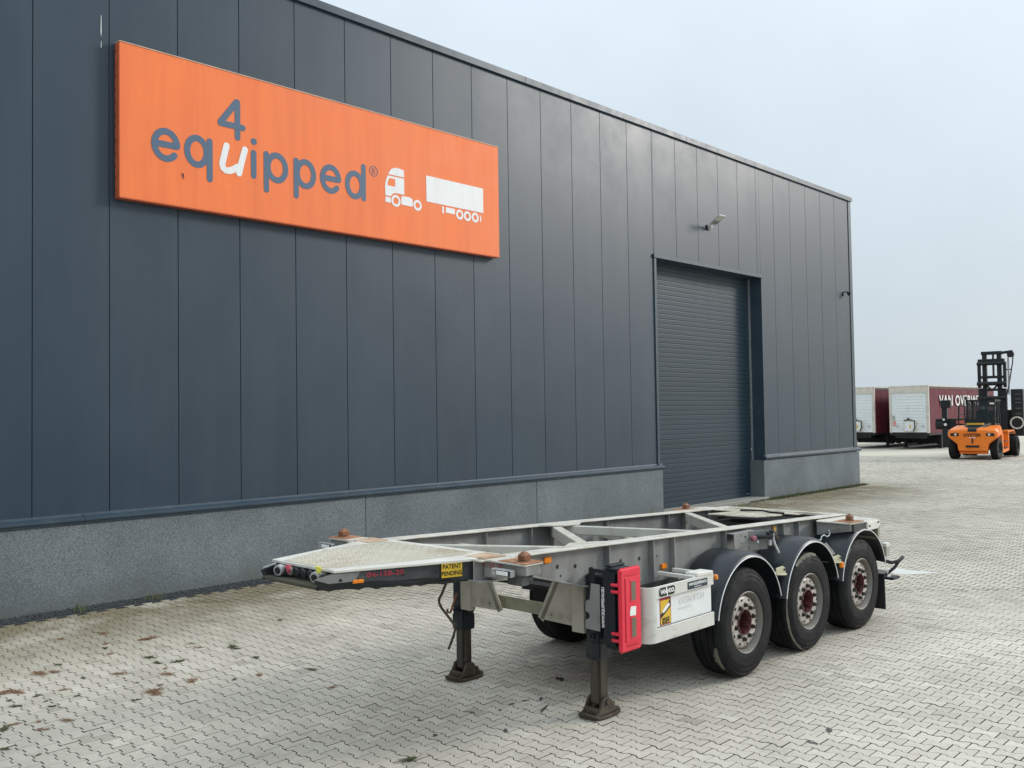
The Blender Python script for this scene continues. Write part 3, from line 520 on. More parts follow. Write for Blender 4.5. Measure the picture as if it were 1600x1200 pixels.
# ================================================================== CONTAINER CHASSIS TRAILER
TX, TY, TH = 10.6437, -7.4441, -0.0053
tr = empty('container_chassis', (TX, TY, 0), math.pi+TH); tag(tr, 'empty three axle container chassis trailer standing on its landing legs before the warehouse', 'trailer')
def zt(u): return 1.295+0.033*u if u < 5.6 else 1.4798+0.008*(u-5.6)
def P(u, v, dz=0.0): return (u, v, zt(u)+dz)
RV = 0.765
LOW = [(-0.55, 0.93), (2.9, 0.975), (3.65, 1.0), (4.52, 1.115), (5.15, 1.285), (5.75, 1.325)]
def zlow(u):
    for (a, za), (b, zb) in zip(LOW, LOW[1:]):
        if a <= u <= b: return za+(zb-za)*(u-a)/(b-a)
    return LOW[-1][1]
for s in (1, -1):
    us = [-0.55, 0.3, 1.2, 2.0, 2.9, 3.65, 4.52, 5.15, 5.75]
    m = MB(); lo = [(u, RV*s-0.006, zlow(u)) for u in us]; hi = [(u, RV*s-0.006, zt(u)-0.012) for u in us[::-1]]
    m.prism(lo+hi, (0, 0.012, 0)); rail = m.build('chassis_rail', M_web, tr)
    m = MB()
    for a, b in zip(us, us[1:]): pass
    n = len(us); vs = []
    for u in us: vs += [(u, RV*s-0.08, zt(u)-0.014), (u, RV*s+0.08, zt(u)-0.014), (u, RV*s+0.08, zt(u)), (u, RV*s-0.08, zt(u))]
    fs = [(3,2,1,0), (4*(n-1), 4*(n-1)+1, 4*(n-1)+2, 4*(n-1)+3)] + [(4*i+k, 4*i+(k+1)%4, 4*i+4+(k+1)%4, 4*i+4+k) for i in range(n-1) for k in range(4)]
    m.add(vs, fs); m.build('top_flange', M_flange, rail, bevel=0.003)
    m = MB(); vs = []
    for u in us: vs += [(u, RV*s-0.07, zlow(u)-0.012), (u, RV*s+0.07, zlow(u)-0.012), (u, RV*s+0.07, zlow(u)), (u, RV*s-0.07, zlow(u))]
    m.add(vs, fs); m.build('bottom_flange', M_web, rail, bevel=0.002)
    for u in (4.17, 3.51, 3.17, 2.24, 1.02, 0.66, 0.1):
        m = MB(); y0 = RV*s+0.007*s; y1 = RV*s+0.066*s
        m.box(u-0.005, u+0.005, min(y0,y1), max(y0,y1), zlow(u)+0.001, zt(u)-0.016); m.build('stiffener', M_web, rail)
        m = MB(); y0 = RV*s-0.007*s; y1 = RV*s-0.06*s
        m.box(u-0.005, u+0.005, min(y0,y1), max(y0,y1), zlow(u)+0.001, zt(u)-0.016); m.build('stiffener', M_web, rail)
    m = MB()
    for u, z in ((5.02,1.340),(4.80,1.306),(4.57,1.282),(3.94,1.246),(3.66,1.234),(3.38,1.223),(4.76,1.225)):
        y0 = (RV+0.006)*s; m.cyl((u, y0, z), (u, y0+0.0015*s, z), 0.019 if z > 1.23 else 0.010, seg=12)
    m.build('bolt_holes', M_print_hole, rail)
def lamp(u, v, z, w=0.085, h=0.05, m_=M_amber, vdir=1, name='side_marker'):
    b = MB(); b.box(u-w/2, u+w/2, min(v, v+0.02*vdir), max(v, v+0.02*vdir), z-h/2, z+h/2); return b.build(name, m_, tr, bevel=0.006, seg=2)
lamp(4.93, RV+0.006, 1.378); lamp(3.285, RV+0.006, 1.118); lamp(1.15, RV+0.006, 1.258, 0.07, 0.065, M_amber_old)

# gooseneck: platform, cheeks, pan
UF = 6.77
plat = [(UF,-0.405),(5.69,-0.76),(5.42,-0.70),(5.40,0.70),(5.69,0.76),(UF,0.405)]
m = MB(); m.prism([P(u, v, 0.006) for u, v in plat], (0,0,-0.022)); pf = m.build('platform', M_white, tr, bevel=0.004)
gi = [(UF-0.02,-0.27),(6.2,-0.50),(5.62,-0.57),(5.52,-0.55),(5.50,0.50),(5.66,0.565),(6.2,0.47),(UF-0.02,0.30)]
m = MB(); m.prism([P(u, v, 0.0065) for u, v in gi], (0,0,0.003)); m.build('tread_plate', M_tread, pf)
m = MB(); cnt = 0
def inside(u, v, poly):
    c = False
    for i in range(len(poly)):
        (a, b), (c2, d) = poly[i-1], poly[i]
        if (b > v) != (d > v) and u < (c2-a)*(v-b)/(d-b)+a: c = not c
    return c
for iu in range(40):
    for iv in range(40):
        u = 5.5+iu*0.05; v = -0.62+iv*0.05+(0.0 if iu % 2 else 0.025)
        if inside(u, v, gi) and inside(u+0.015, v+0.015, gi):
            a = R(45 if (iu+iv) % 2 else -45); L_ = 0.023; w_ = 0.007; ca, sa = math.cos(a), math.sin(a); zz = zt(u)+0.0097
            q = [(u+ca*L_, v+sa*L_), (u-sa*w_, v+ca*w_), (u-ca*L_, v-sa*L_), (u+sa*w_, v-ca*w_)]
            k = len(m.v); m.v += [(x, y, zz) for x, y in q]+[(u, v, zz+0.007)]; m.f += [(k,k+1,k+4),(k+1,k+2,k+4),(k+2,k+3,k+4),(k+3,k,k+4)]
kind(m.build('tread_bumps', M_tread, pf, fix=False), 'stuff')
for s in (1, -1):
    m = MB(); t = 0.012*s
    top = [(5.55,0.757*s,zt(5.55)-0.018),(5.69,0.745*s,zt(5.69)-0.018),(UF,0.392*s,zt(UF)-0.018)]
    out = top + [(6.90,0.350*s,1.437),(6.86,0.363*s,1.378),(6.24,0.565*s,1.352),(5.62,0.745*s,1.322),(5.55,0.757*s,1.315)]
    m.prism(out, (0,-t,0)); ck = m.build('gooseneck_cheek', M_darkgrey, tr, bevel=0.002)
    m = MB(); m.prism([(6.905,0.351*s,1.437),(6.865,0.365*s,1.377),(6.24,0.569*s,1.350),(5.9,0.668*s,1.336),(5.9,0.668*s,1.352),(6.1,0.609*s,1.374),(6.35,0.531*s,1.376),(6.6,0.451*s,1.398),(6.8,0.386*s,1.40)], (0,0.002*s,0)); m.build('grease_smear', M_grease, ck)
    m = MB(); m.prism([(6.78,0.3895*s,zt(6.78)-0.022),(6.903,0.352*s,1.440),(6.80,0.385*s,1.402),(6.62,0.444*s,1.402),(6.58,0.457*s,zt(6.6)-0.022)], (0,0.0025*s,0)); m.build('worn_nose', mat('worn_nose_grey', (0.20,0.20,0.19), 0.6, var=0.2, vscale=6, dirt=(0.08,0.08,0.08), dscale=5, dlo=0.5, dhi=0.7, damt=0.7), ck)
    random.seed(31); m = MB(); us_ = np.linspace(6.88, 5.85, 26)
    up_ = [(u_, (0.745-(u_-5.69)*0.3269)*s+0.004*s, 1.378-0.043*(6.88-u_)/1.03*1.15) for u_ in us_]
    m.prism([(a_, b_, c_+0.004) for a_, b_, c_ in up_]+[(a_, b_, c_-0.012-random.uniform(0, 0.016)) for a_, b_, c_ in up_[::-1]], (0,-0.012*s,0)); m.build('grease_drip', M_grease, ck)
m = MB(); m.prism([(6.87,-0.36,1.376),(6.24,-0.57,1.350),(5.55,-0.75,1.316),(5.55,0.75,1.316),(6.24,0.57,1.350),(6.87,0.36,1.376)], (0,0,-0.014)); m.build('coupling_plate', M_grease, tr, bevel=0.003)
m = MB(); m.cyl((5.98,0,1.33), (5.98,0,1.28), 0.04, seg=16); m.cyl((5.98,0,1.28), (5.98,0,1.265), 0.05, seg=16); m.build('king_pin', M_grease, tr, smooth=True)
m = MB(); m.box(6.70, 6.715, -0.40, 0.40, 1.378, zt(6.7)-0.02); m.build('front_panel', mat('olive_panel', (0.085,0.082,0.055), 0.6, var=0.2, dirt=(0.04,0.04,0.035), dscale=8, dlo=0.5, dhi=0.7, damt=0.7), tr)
m = MB(); m.hexa([(6.715,-0.385,1.365),(6.89,-0.345,1.376),(6.89,0.345,1.376),(6.715,0.385,1.365),(6.715,-0.385,1.38),(6.89,-0.345,1.392),(6.89,0.345,1.392),(6.715,0.385,1.38)]); m.build('front_lip', MATS['olive_panel'], tr)
for v in (-0.245, 0.235):           # air couplings
    m = MB(); m.cyl((6.715,v,1.44), (6.79,v,1.44), 0.030, seg=14); m.cyl((6.79,v,1.44), (6.83,v+0.015,1.435), 0.04, seg=14); m.box(6.74,6.80,v-0.045,v+0.05,1.447,1.466); cp = m.build('air_coupling', M_alu, tr, bevel=0.002)
    m = MB(); m.cyl((6.829,v+0.014,1.435), (6.834,v+0.016,1.434), 0.025, seg=14); m.build('seal', M_black, cp)
m = MB(); m.prism([(6.80,-0.16,1.48),(6.80,-0.10,1.49),(6.805,-0.09,1.455),(6.80,-0.13,1.435)], (0.012,0,0)); m.box(6.79,6.80,-0.14,-0.12,1.42,1.45); m.build('red_tag', M_pink, tr)
m = MB(); m.prism([(6.80,0.24,1.515),(6.80,0.30,1.51),(6.805,0.29,1.465),(6.80,0.25,1.47)], (0.012,0,0)); m.box(6.79,6.80,0.255,0.27,1.44,1.47); m.build('yellow_tag', M_ytag, tr)
for v in (-0.17, -0.08, 0.01, 0.105, 0.19):
    m = MB(); m.cyl((6.715,v,1.432), (6.755,v,1.432), 0.036, seg=14); m.cyl((6.755,v,1.435), (6.772,v,1.43), 0.040, 0.034, seg=14); so = m.build('socket_cap', M_alu if v in (-0.17,) else M_darkgrey, tr, bevel=0.002)
    m = MB(); m.box(6.715,6.745,v+0.036,v+0.05,1.425,1.475); m.build('hinge', M_black, so)
m = MB(); m.tube([(6.80,-0.30,1.478),(6.86,-0.36,1.45),(6.88,-0.375,1.42),(6.86,-0.37,1.39)], 0.010, 6); m.build('cable', M_alu, tr, smooth=True)
# lettering and plate on the near cheek
def cheek(u): return 0.745-(u-5.69)*0.3269
cd = Vector((-1, 0.3269, 0)).normalized()
def on_cheek(u, dz): return (u, cheek(u)+0.006, zt(u)+dz)
text('lettering', '04-15B-20', 0.050, M_redprint, tr, on_cheek(6.40, -0.050), cd, (0,0,1), sx=1.35, bold=0.001)
m = MB(); c0 = Vector(on_cheek(5.90, -0.066)); 
for a, b_, dd in ((0.085, 0.055, 0.0),): m.prism([c0+cd*sx_*a+Vector((0,0,sz_*b_)) for sx_, sz_ in ((-1,-1),(1,-1),(1,1),(-1,1))], (0.001, 0.004, 0))
pp = m.build('warning_plate', M_yellow, tr)
text('lettering', 'PATENT', 0.046, M_print_hole, pp, c0+Vector((0.0016,0.0052,0.024)), cd, (0,0,1), sx=0.92, bold=0.0012)
text('lettering', 'PENDING', 0.046, M_print_hole, pp, c0+Vector((0.0016,0.0052,-0.026)), cd, (0,0,1), sx=0.86, bold=0.0012)
m = MB(); q = Vector(on_cheek(6.60, -0.086)); m.prism([q+cd*a+Vector((0,0,b_)) for a, b_ in ((-0.042,-0.013),(0.042,-0.013),(0.042,0.013),(-0.034,0.013))], (0.006,0.016,0)); m.build('side_marker', M_amber, tr, bevel=0.004)
m = MB()
for u_ in (6.72, 6.27, 6.02): q = Vector(on_cheek(u_, -0.07)); m.cyl(q, q+Vector((0.0006,0.002,0)), 0.012, seg=10)
m.build('bolt_holes', M_print_hole, tr)

# front lock outriggers
LU, LV = 5.58, 1.134
zl_ = 1.2677+0.0377*LU
for s in (1, -1):
    m = MB(); m.prism([(5.47,0.62*s,zl_+0.006),(5.70,0.62*s,zl_+0.006),(5.70,0.82*s,zl_+0.006),(5.68,1.235*s,zl_),(5.48,1.235*s,zl_),(5.47,0.82*s,zl_+0.006)], (0,0,-0.014)); op = m.build('lock_outrigger', M_flange, tr, bevel=0.003)
    y0, y1 = sorted((0.83*s, 1.225*s)); m = MB(); m.hexa([(5.50,0.78*s,zl_-0.14),(5.66,0.78*s,zl_-0.14),(5.66,1.225*s,zl_-0.085),(5.50,1.225*s,zl_-0.085),(5.50,0.78*s,zl_-0.015),(5.66,0.78*s,zl_-0.015),(5.66,1.225*s,zl_-0.015),(5.50,1.225*s,zl_-0.015)]); m.build('arm_box', M_web, op, bevel=0.003)
    m = MB(); m.prism([(5.474,0.99*s,zl_+0.0035),(5.685,0.96*s,zl_+0.0045),(5.682,1.238*s,zl_+0.001),(5.477,1.238*s,zl_+0.001)], (0,0,0.004)); m.build('rust_plate', M_rust, op)
    m = MB(); m.prism([(5.475,0.61*s,zl_+0.0075),(5.695,0.61*s,zl_+0.0075),(5.70,0.83*s,zl_+0.0075),(5.475,0.845*s,zl_+0.0075)], (0,0,0.004)); m.build('rust_plate', M_rusttan, op)
    m = MB(); m.box(5.60,5.68,min(1.05*s,1.20*s),max(1.05*s,1.20*s),zl_-0.16,zl_-0.09); m.cyl((5.60,1.14*s,zl_-0.12),(5.54,1.14*s,zl_-0.12),0.05,seg=12); m.build('lock_housing', M_darkgrey, op, bevel=0.004)
def twistlock(u, v, z):
    b = MB(); b.cyl((u,v,z), (u,v,z+0.010), 0.055, 0.05, seg=12); b.cyl((u,v,z+0.008), (u,v,z+0.03), 0.030, seg=10)
    zb = z+0.014; n_ = 8; ring = [(0.038,0.0),(0.040,0.032),(0.035,0.040),(0.012,0.060)]
    oct_ = [(1.15,0.55),(0.85,0.85),(-0.85,0.85),(-1.15,0.55),(-1.15,-0.55),(-0.85,-0.85),(0.85,-0.85),(1.15,-0.55)]
    vs = [(u+r_*a_, v+r_*b_, zb+h_) for r_, h_ in ring for a_, b_ in oct_]
    b.add(vs, [tuple(range(n_))[::-1], tuple(range(3*n_, 4*n_))]+[(q*n_+i, q*n_+(i+1)%n_, q*n_+n_+(i+1)%n_, q*n_+n_+i) for q in range(3) for i in range(n_)])
    return b.build('twist_lock', M_rustlock, tr)
twistlock(LU, LV, zl_+0.005); twistlock(LU, -LV, zl_+0.005); twistlock(0, LV, 1.272); twistlock(0, -LV, 1.272)
for s in (1, -1):                    # front position lamps on the outriggers
    v0, v1 = (0.945, 1.155) if s > 0 else (-1.30, -1.09)
    m = MB(); m.box(5.70, 5.745, v0, v1, 1.385, 1.437); fl_ = m.build('position_lamp', M_alu, tr, bevel=0.006)
    m = MB(); m.box(5.745, 5.752, v0+0.055, v1-0.012, 1.391, 1.431); m.build('frame', M_black, fl_)
    m = MB(); m.box(5.752, 5.758, v0+0.065, v1-0.025, 1.396, 1.426); m.build('lens', M_printwhite, fl_, bevel=0.002)
text('lettering', '04-15B-20', 0.055, M_redprint, tr, (5.662, 0.86, zl_-0.045), (0,1,0), (0,0,1), sx=1.05)

# cross bracing between the rails
def brace(u0, v0, u1, v1, w=0.085, h=0.10, dz=-0.016, m_=M_cream, dz1=None):
    b = MB(); b.bar(P(u0,v0,dz), P(u1,v1,dz if dz1 is None else dz1), w, h); return b.build('cross_brace', m_, tr, bevel=0.006)
brace(5.62, -0.70, 4.42, 0.74, 0.07, 0.10)
brace(3.16, -0.70, 4.33, 0.72, 0.10, 0.11)
brace(3.10, -0.70, 2.42, 0.74, 0.07, 0.09)
brace(0.62, -0.70, 2.02, 0.74, 0.10, 0.12)
m = MB(); m.prism([P(3.45,-0.70,0.001), P(3.20,-0.53,0.001), P(2.95,-0.53,0.001), P(2.72,-0.70,0.001)], (0,0,-0.012)); m.build('gusset_plate', M_flange, tr)
m = MB(); m.prism([P(4.62,0.70,0.001), P(4.40,0.56,0.001), P(4.15,0.62,0.001), P(4.02,0.70,0.001)], (0,0,-0.012)); m.build('gusset_plate', M_flange, tr)
brace(4.55, -0.70, 4.45, 0.72, 0.06, 0.07, -0.10, M_cream)
brace(2.35, -0.70, 3.05, 0.72, 0.06, 0.07, -0.13, M_cream)
brace(3.3, -0.72, 3.3, 0.72, 0.08, 0.10, -0.26, M_darkgrey); brace(1.9, -0.72, 1.9, 0.72, 0.08, 0.10, -0.28, M_darkgrey); brace(0.55, -0.72, 0.55, 0.72, 0.08, 0.10, -0.25, M_darkgrey)
# rear deck plates and rear lock beam
m = MB(); m.prism([P(0.70,-0.36,-0.004), P(0.72,0.05,-0.004), P(0.62,0.26,-0.004), P(0.34,0.33,-0.004), P(0.10,0.33,-0.004), P(0.10,-0.36,-0.004)], (0,0,-0.014)); m.build('deck_plate', M_deck, tr, bevel=0.003)
m = MB(); m.prism([P(0.06,-0.66,-0.006), P(0.06,0.20,-0.006), P(-0.10,0.24,-0.006), P(-0.10,-0.66,-0.006)], (0,0,-0.012)); m.build('deck_plate', M_deck, tr, bevel=0.003)
m = MB(); m.tube([(0.02,-0.3,1.305),(-0.02,0.0,1.312),(0.03,0.12,1.305),(0.0,0.3,1.30)],0.012,6); m.build('cable', M_under, tr, smooth=True)
m = MB(); m.box(-0.10, 0.60, -0.34, 0.30, 1.05, 1.22); m.build('rear_box', M_darkgrey, tr)
zr = 1.262
for s in (1, -1):
    m = MB(); m.prism([(0.24,0.845*s,zr+0.012),(0.30,0.86*s,zr+0.012),(0.22,1.245*s,zr),(-0.52,1.245*s,zr-0.016),(-0.58,1.20*s,zr-0.018),(-0.58,0.69*s,zr+0.0),(-0.3,0.688*s,zr+0.01)], (0,0,-0.016)); ro = m.build('lock_outrigger', M_flange, tr, bevel=0.003)
    m = MB(); m.hexa([(0.02,0.846*s,1.10),(0.26,0.846*s,1.10),(0.16,1.22*s,1.16),(-0.12,1.22*s,1.16),(0.02,0.846*s,1.258),(0.26,0.846*s,1.258),(0.20,1.22*s,1.244),(-0.12,1.22*s,1.244)]); m.build('arm_box', M_web, ro, bevel=0.004)
    m = MB(); m.prism([(0.20,1.02*s,zr+0.0055),(0.19,1.25*s,zr+0.0015),(-0.14,1.25*s,zr-0.004),(-0.12,1.02*s,zr+0.0015)], (0,0,0.005)); m.build('rust_plate', M_rust, ro)
    y0, y1 = sorted((1.16*s, 1.26*s)); m = MB(); m.box(-0.16, 0.14, y0+0.004, y1-0.012, 1.15, 1.236); m.cyl((0.0,1.13*s,1.15),(0.0,1.13*s,1.05),0.04,seg=12); m.build('lock_housing', M_darkgrey, ro, bevel=0.004)
    y0, y1 = sorted((1.232*s, 1.262*s)); m = MB(); m.prism([(-0.20,y0,1.238),(-0.55,y0,1.235),(-0.55,y0,1.17),(-0.50,y0,1.14),(-0.20,y0,1.135)], (0,y1-y0,0)); m.build('end_bracket', M_white, ro, bevel=0.004)
    m = MB(); m.cyl((-0.25,1.263*s,1.19),(-0.25,1.272*s,1.19),0.012,seg=8); m.cyl((-0.50,1.263*s,1.215),(-0.50,1.272*s,1.215),0.012,seg=8); m.build('bolts', M_nut, ro)
m = MB(); m.box(-0.62, -0.56, -1.235, 1.235, 1.0, 1.238); m.build('rear_cross_beam', M_beige, tr, bevel=0.004)
m = MB(); m.box(-0.55, -0.12, -0.69, 0.69, 1.03, 1.20); m.build('rear_cross_member', M_darkgrey, tr, bevel=0.004)
m = MB(); m.box(-0.56, -0.38, -0.69, 0.69, 1.268, 1.28); m.build('deck_plate', M_deck, tr, bevel=0.003)
m = MB(); m.box(-0.34, -0.16, -0.69, 0.40, 1.266, 1.278); m.build('deck_plate', M_deck, tr, bevel=0.003)
# underrun guard with lamps, rear handle
m = MB(); m.box(-1.0, -0.90, -1.19, 1.19, 0.74, 0.90); ub = m.build('underrun_bar', M_beige, tr, bevel=0.005)
m = MB(); m.box(-1.004, -0.895, 1.13, 1.194, 0.86, 0.905); m.build('white_cap', M_white, ub, bevel=0.003)
m = MB(); m.box(-0.95, -0.62, 0.42, 0.50, 0.74, 1.01); m.box(-0.95, -0.62, -0.50, -0.42, 0.74, 1.01); m.build('bar_arm', M_darkgrey, ub)
m = MB(); m.box(-1.03, -0.93, -1.19, 1.19, 0.47, 0.57); m.build('lower_bar', M_white, ub, bevel=0.006)
m = MB(); m.tube([(-0.93,1.05,0.70),(-0.98,1.22,0.66),(-1.06,1.28,0.68),(-1.16,1.29,0.715)], 0.022, 8); m.tube([(-0.92,1.15,0.50),(-1.02,1.24,0.60),(-1.08,1.27,0.675)], 0.020, 8); m.box(-1.12,-0.92,1.12,1.26,0.455,0.485); m.build('release_handle', M_black, tr, smooth=True)

# transverse leg frame
def tz_plate(pts, name, m_, u0=4.44, t=0.012): b = MB(); b.prism([(u0, v, z) for v, z in pts], (t,0,0)); return b.build(name, m_, tr, bevel=0.002)
LFZ = 1.22
for s in (1, -1):
    tz_plate([(0.76*s,0.705),(0.70*s,0.735),(0.245*s,0.745),(0.50*s,LFZ),(0.76*s,LFZ)], 'leg_gusset', M_beige)
    b = MB(); b.bar((4.452,0.255*s,0.742), (4.452,0.508*s,LFZ), 0.07, 0.010, up=(1,0,0)); b.build('gusset_rib', M_beige, tr)
    b = MB(); b.box(4.40, 4.475, min(0.64*s,0.775*s), max(0.64*s,0.775*s), 0.695, 1.13); b.build('leg_post', M_beige, tr, bevel=0.004)
    b = MB()
    for q in (0.36, 0.46, 0.57): b.cyl((4.4525,q*s+0.03*s,0.80), (4.4545,q*s+0.03*s,0.80), 0.036, seg=20)
    b.build('plug_rings', mat('beige_plugs', (0.29,0.265,0.21), 0.6), tr, bevel=0.003)
    b = MB(); b.cyl((4.4545,0.39*s,0.80),(4.4575,0.39*s,0.80),0.008,seg=8); b.build('drain_hole', M_print_hole, tr)
tz_plate([(-0.62,0.745),(0.62,0.745),(0.62,0.862),(-0.62,0.862)], 'tie_plate', mat('olive_tie', (0.27,0.26,0.18), 0.6, var=0.15, dirt=(0.15,0.16,0.09), dscale=4, dlo=0.45, dhi=0.7, damt=0.7), 4.33)
# landing legs
for s in (1, -1):
    lv = 0.846*s; lu = 4.37
    b = MB(); b.box(lu-0.075, lu+0.075, lv-0.075, lv+0.075, 0.50, 1.20); leg = b.build('landing_leg', M_legs, tr, bevel=0.012, seg=2)
    b = MB(); b.prism([(lu-0.082,lv-0.082,0.64),(lu+0.082,lv-0.082,0.64),(lu+0.082,lv+0.082,0.64),(lu-0.082,lv+0.082,0.64)], (0,0,-0.16)); b.build('collar', M_legs, leg, bevel=0.012, seg=2)
    b = MB(); b.box(lu-0.058, lu+0.058, lv-0.058, lv+0.058, 0.10, 0.52); b.build('inner_tube', M_legtube, leg, bevel=0.014, seg=2)
    b = MB(); b.box(lu+0.078, lu+0.10, lv-0.025, lv+0.025, 0.655, 0.71); b.cyl((lu+0.1,lv,0.682),(lu+0.13,lv,0.682),0.018,seg=10); b.box(lu-0.02,lu+0.04,lv+0.078,lv+0.135,0.66,0.70); b.build('grease_bracket', M_legs, leg, bevel=0.004)
    # rocking foot: sole with upturned rim, two cheeks and a pivot
    b = MB(); n_ = 20; vs = []
    for ring, (k_, z_) in enumerate(((1.0, 0.004), (1.04, 0.022), (0.88, 0.030), (0.80, 0.022))):
        for i in range(n_):
            t = 2*math.pi*i/n_; cx2, sx2 = math.cos(t), math.sin(t); e_ = 0.55
            vs.append((lu+0.185*k_*math.copysign(abs(cx2)**e_, cx2), lv+0.125*k_*math.copysign(abs(sx2)**e_, sx2), z_+0.022*abs(cx2)**3*(1 if ring else 0.6)))
    fs = [tuple(range(n_))[::-1], tuple(range(3*n_, 4*n_))] + [(r_*n_+i, r_*n_+(i+1) % n_, (r_+1)*n_+(i+1) % n_, (r_+1)*n_+i) for r_ in range(3) for i in range(n_)]
    b.add(vs, fs); ft_ = b.build('foot', M_foot, leg, smooth=True)
    for w_ in (-1, 1):
        b = MB(); y_ = lv+w_*0.078; b.prism([(lu-0.15,y_-0.012,0.028),(lu+0.15,y_-0.012,0.028),(lu+0.10,y_-0.012,0.075),(lu+0.055,y_-0.012,0.155),(lu+0.01,y_-0.012,0.17),(lu-0.045,y_-0.012,0.155),(lu-0.10,y_-0.012,0.075)], (0,0.024,0)); b.build('foot_cheek', M_foot, ft_, bevel=0.006)
    b = MB(); b.cyl((lu,lv-0.105,0.13),(lu,lv+0.105,0.13),0.026,seg=12); b.box(lu-0.13,lu-0.085,lv-0.07,lv+0.07,0.03,0.10); b.box(lu+0.085,lu+0.13,lv-0.07,lv+0.07,0.03,0.085); b.build('pivot', M_foot, ft_, bevel=0.004)
b = MB(); b.cyl((4.30,-0.80,1.06),(4.30,0.80,1.06),0.022,seg=10); b.build('leg_shaft', M_under, tr, smooth=True)
b = MB(); b.tube([(4.55,-0.875,1.08),(4.55,-0.877,0.975),(4.55,-0.96,0.83),(4.55,-1.002,0.775),(4.55,-1.0,0.735),(4.55,-0.966,0.693),(4.55,-0.86,0.615),(4.55,-0.783,0.555),(4.55,-0.772,0.515),(4.55,-0.80,0.44),(4.55,-0.87,0.311)], 0.013, 8); b.build('crank_handle', M_foot, tr, smooth=True)
b = MB(); b.tube([(4.50,-0.80,0.85),(4.53,-0.82,0.74),(4.53,-0.86,0.66),(4.53,-0.90,0.655),(4.53,-0.905,0.69)], 0.012, 6); b.build('crank_hook', M_rustlock, tr, smooth=True)

# wheels
ZC = 0.523; ax = [2.532, 1.221, -0.090]
vo, vi = 1.232, 0.868
prof = [(0.290,vo-0.055),(0.300,vo-0.018),(0.330,vo-0.004),(0.345,vo-0.006),(0.39,vo+0.001),(0.43,vo-0.004),(0.437,vo-0.009),(0.442,vo-0.004),(0.475,vo-0.014),(0.482,vo-0.020),(0.488,vo-0.016),(0.507,vo-0.030),(0.518,vo-0.045)]
tw = []; mid = (vo+vi)/2
for g_ in (0.105, 0.038, -0.038, -0.105): tw += [(0.5225, mid+g_+0.006), (0.511, mid+g_+0.004), (0.511, mid+g_-0.004), (0.5225, mid+g_-0.006)]
prof2 = prof + [(0.521, vo-0.055)] + tw + [(r_, 2*mid-y_) for r_, y_ in ([(0.521, vo-0.055)] + prof[::-1])]
b = MB(); b.lathe(prof2, 72, closed=True); tyre0 = b.build('wheel', M_tyre, tr, smooth=True)
rm = empty  # (placeholder to keep names short)
rp = [(0.296,vo-0.030),(0.299,vo-0.014),(0.292,vo-0.008),(0.284,vo-0.014),(0.278,vo-0.032),(0.266,vo-0.045),(0.262,vo-0.085),(0.252,vo-0.115),(0.236,vo-0.120)]
b = MB(); b.lathe(rp, 56); rim0 = b.build('rim', M_rimlip, tyre0, smooth=True)
dp = [(0.262,vo-0.088),(0.254,vo-0.066),(0.240,vo-0.050),(0.222,vo-0.045),(0.126,vo-0.047),(0.122,vo-0.060)]
b = MB(); b.lathe(dp, 56); disc0 = b.build('wheel_disc', M_rim, tyre0, smooth=True)
b = MB()
for i in range(10):
    t = 2*math.pi*i/10; c_, s_ = math.cos(t), math.sin(t); r_ = 0.163
    b.cyl((r_*c_, vo-0.047, r_*s_), (r_*c_, vo-0.041, r_*s_), 0.024, 0.024, 10); b.cyl((r_*c_, vo-0.041, r_*s_), (r_*c_, vo-0.012, r_*s_), 0.019, 0.017, 6)
b.build('wheel_nuts', M_nut, tyre0)
b = MB()
for i in range(10):
    t = 2*math.pi*(i+0.5)/10; c_, s_ = math.cos(t), math.sin(t); r_ = 0.218; nrm = Vector((0.05*c_, 1.0, 0.05*s_)).normalized(); c0_ = Vector((r_*c_, vo-0.0465, r_*s_)); tg = Vector((-s_, 0, c_)); rd = nrm.cross(tg)
    b.add([c0_+tg*0.020*math.cos(a)+rd*0.0115*math.sin(a)+nrm*0.003 for a in np.linspace(0, 2*math.pi, 13)[:-1]], [tuple(range(12))])
b.build('hand_hole_shade', M_print_hole, tyre0)  # flat dark discs stand in for the shade inside the hand holes
b = MB(); b.lathe([(0.126,vo-0.052),(0.124,vo-0.036),(0.117,vo-0.034),(0.112,vo-0.045),(0.106,vo-0.20),(0.085,vo-0.205),(0.080,vo-0.19),(0.066,vo-0.185)], 32); hub0 = b.build('hub', M_hub, tyre0, smooth=True)
b = MB()
for i in range(8): t = 2*math.pi*i/8; b.cyl((0.100*math.cos(t),vo-0.19,0.100*math.sin(t)),(0.100*math.cos(t),vo-0.05,0.100*math.sin(t)),0.010,seg=6)
b.cyl((0,vo-0.205,0),(0,vo-0.18,0),0.068,seg=20); b.build('hub_bolts', M_hub, tyre0)
tyre0.location = (ax[0], 0, ZC); tyre0.rotation_euler = (0, 0.2, 0)
wheels = [tyre0]
for k, a in enumerate(ax[1:]): wheels.append(copy_tree(tyre0, tr, (a, 0, ZC), (0, 0.9+k*1.3, 0)))
for k, a in enumerate(ax): copy_tree(tyre0, tr, (a, 0, ZC), (0, 0.4*k, math.pi))
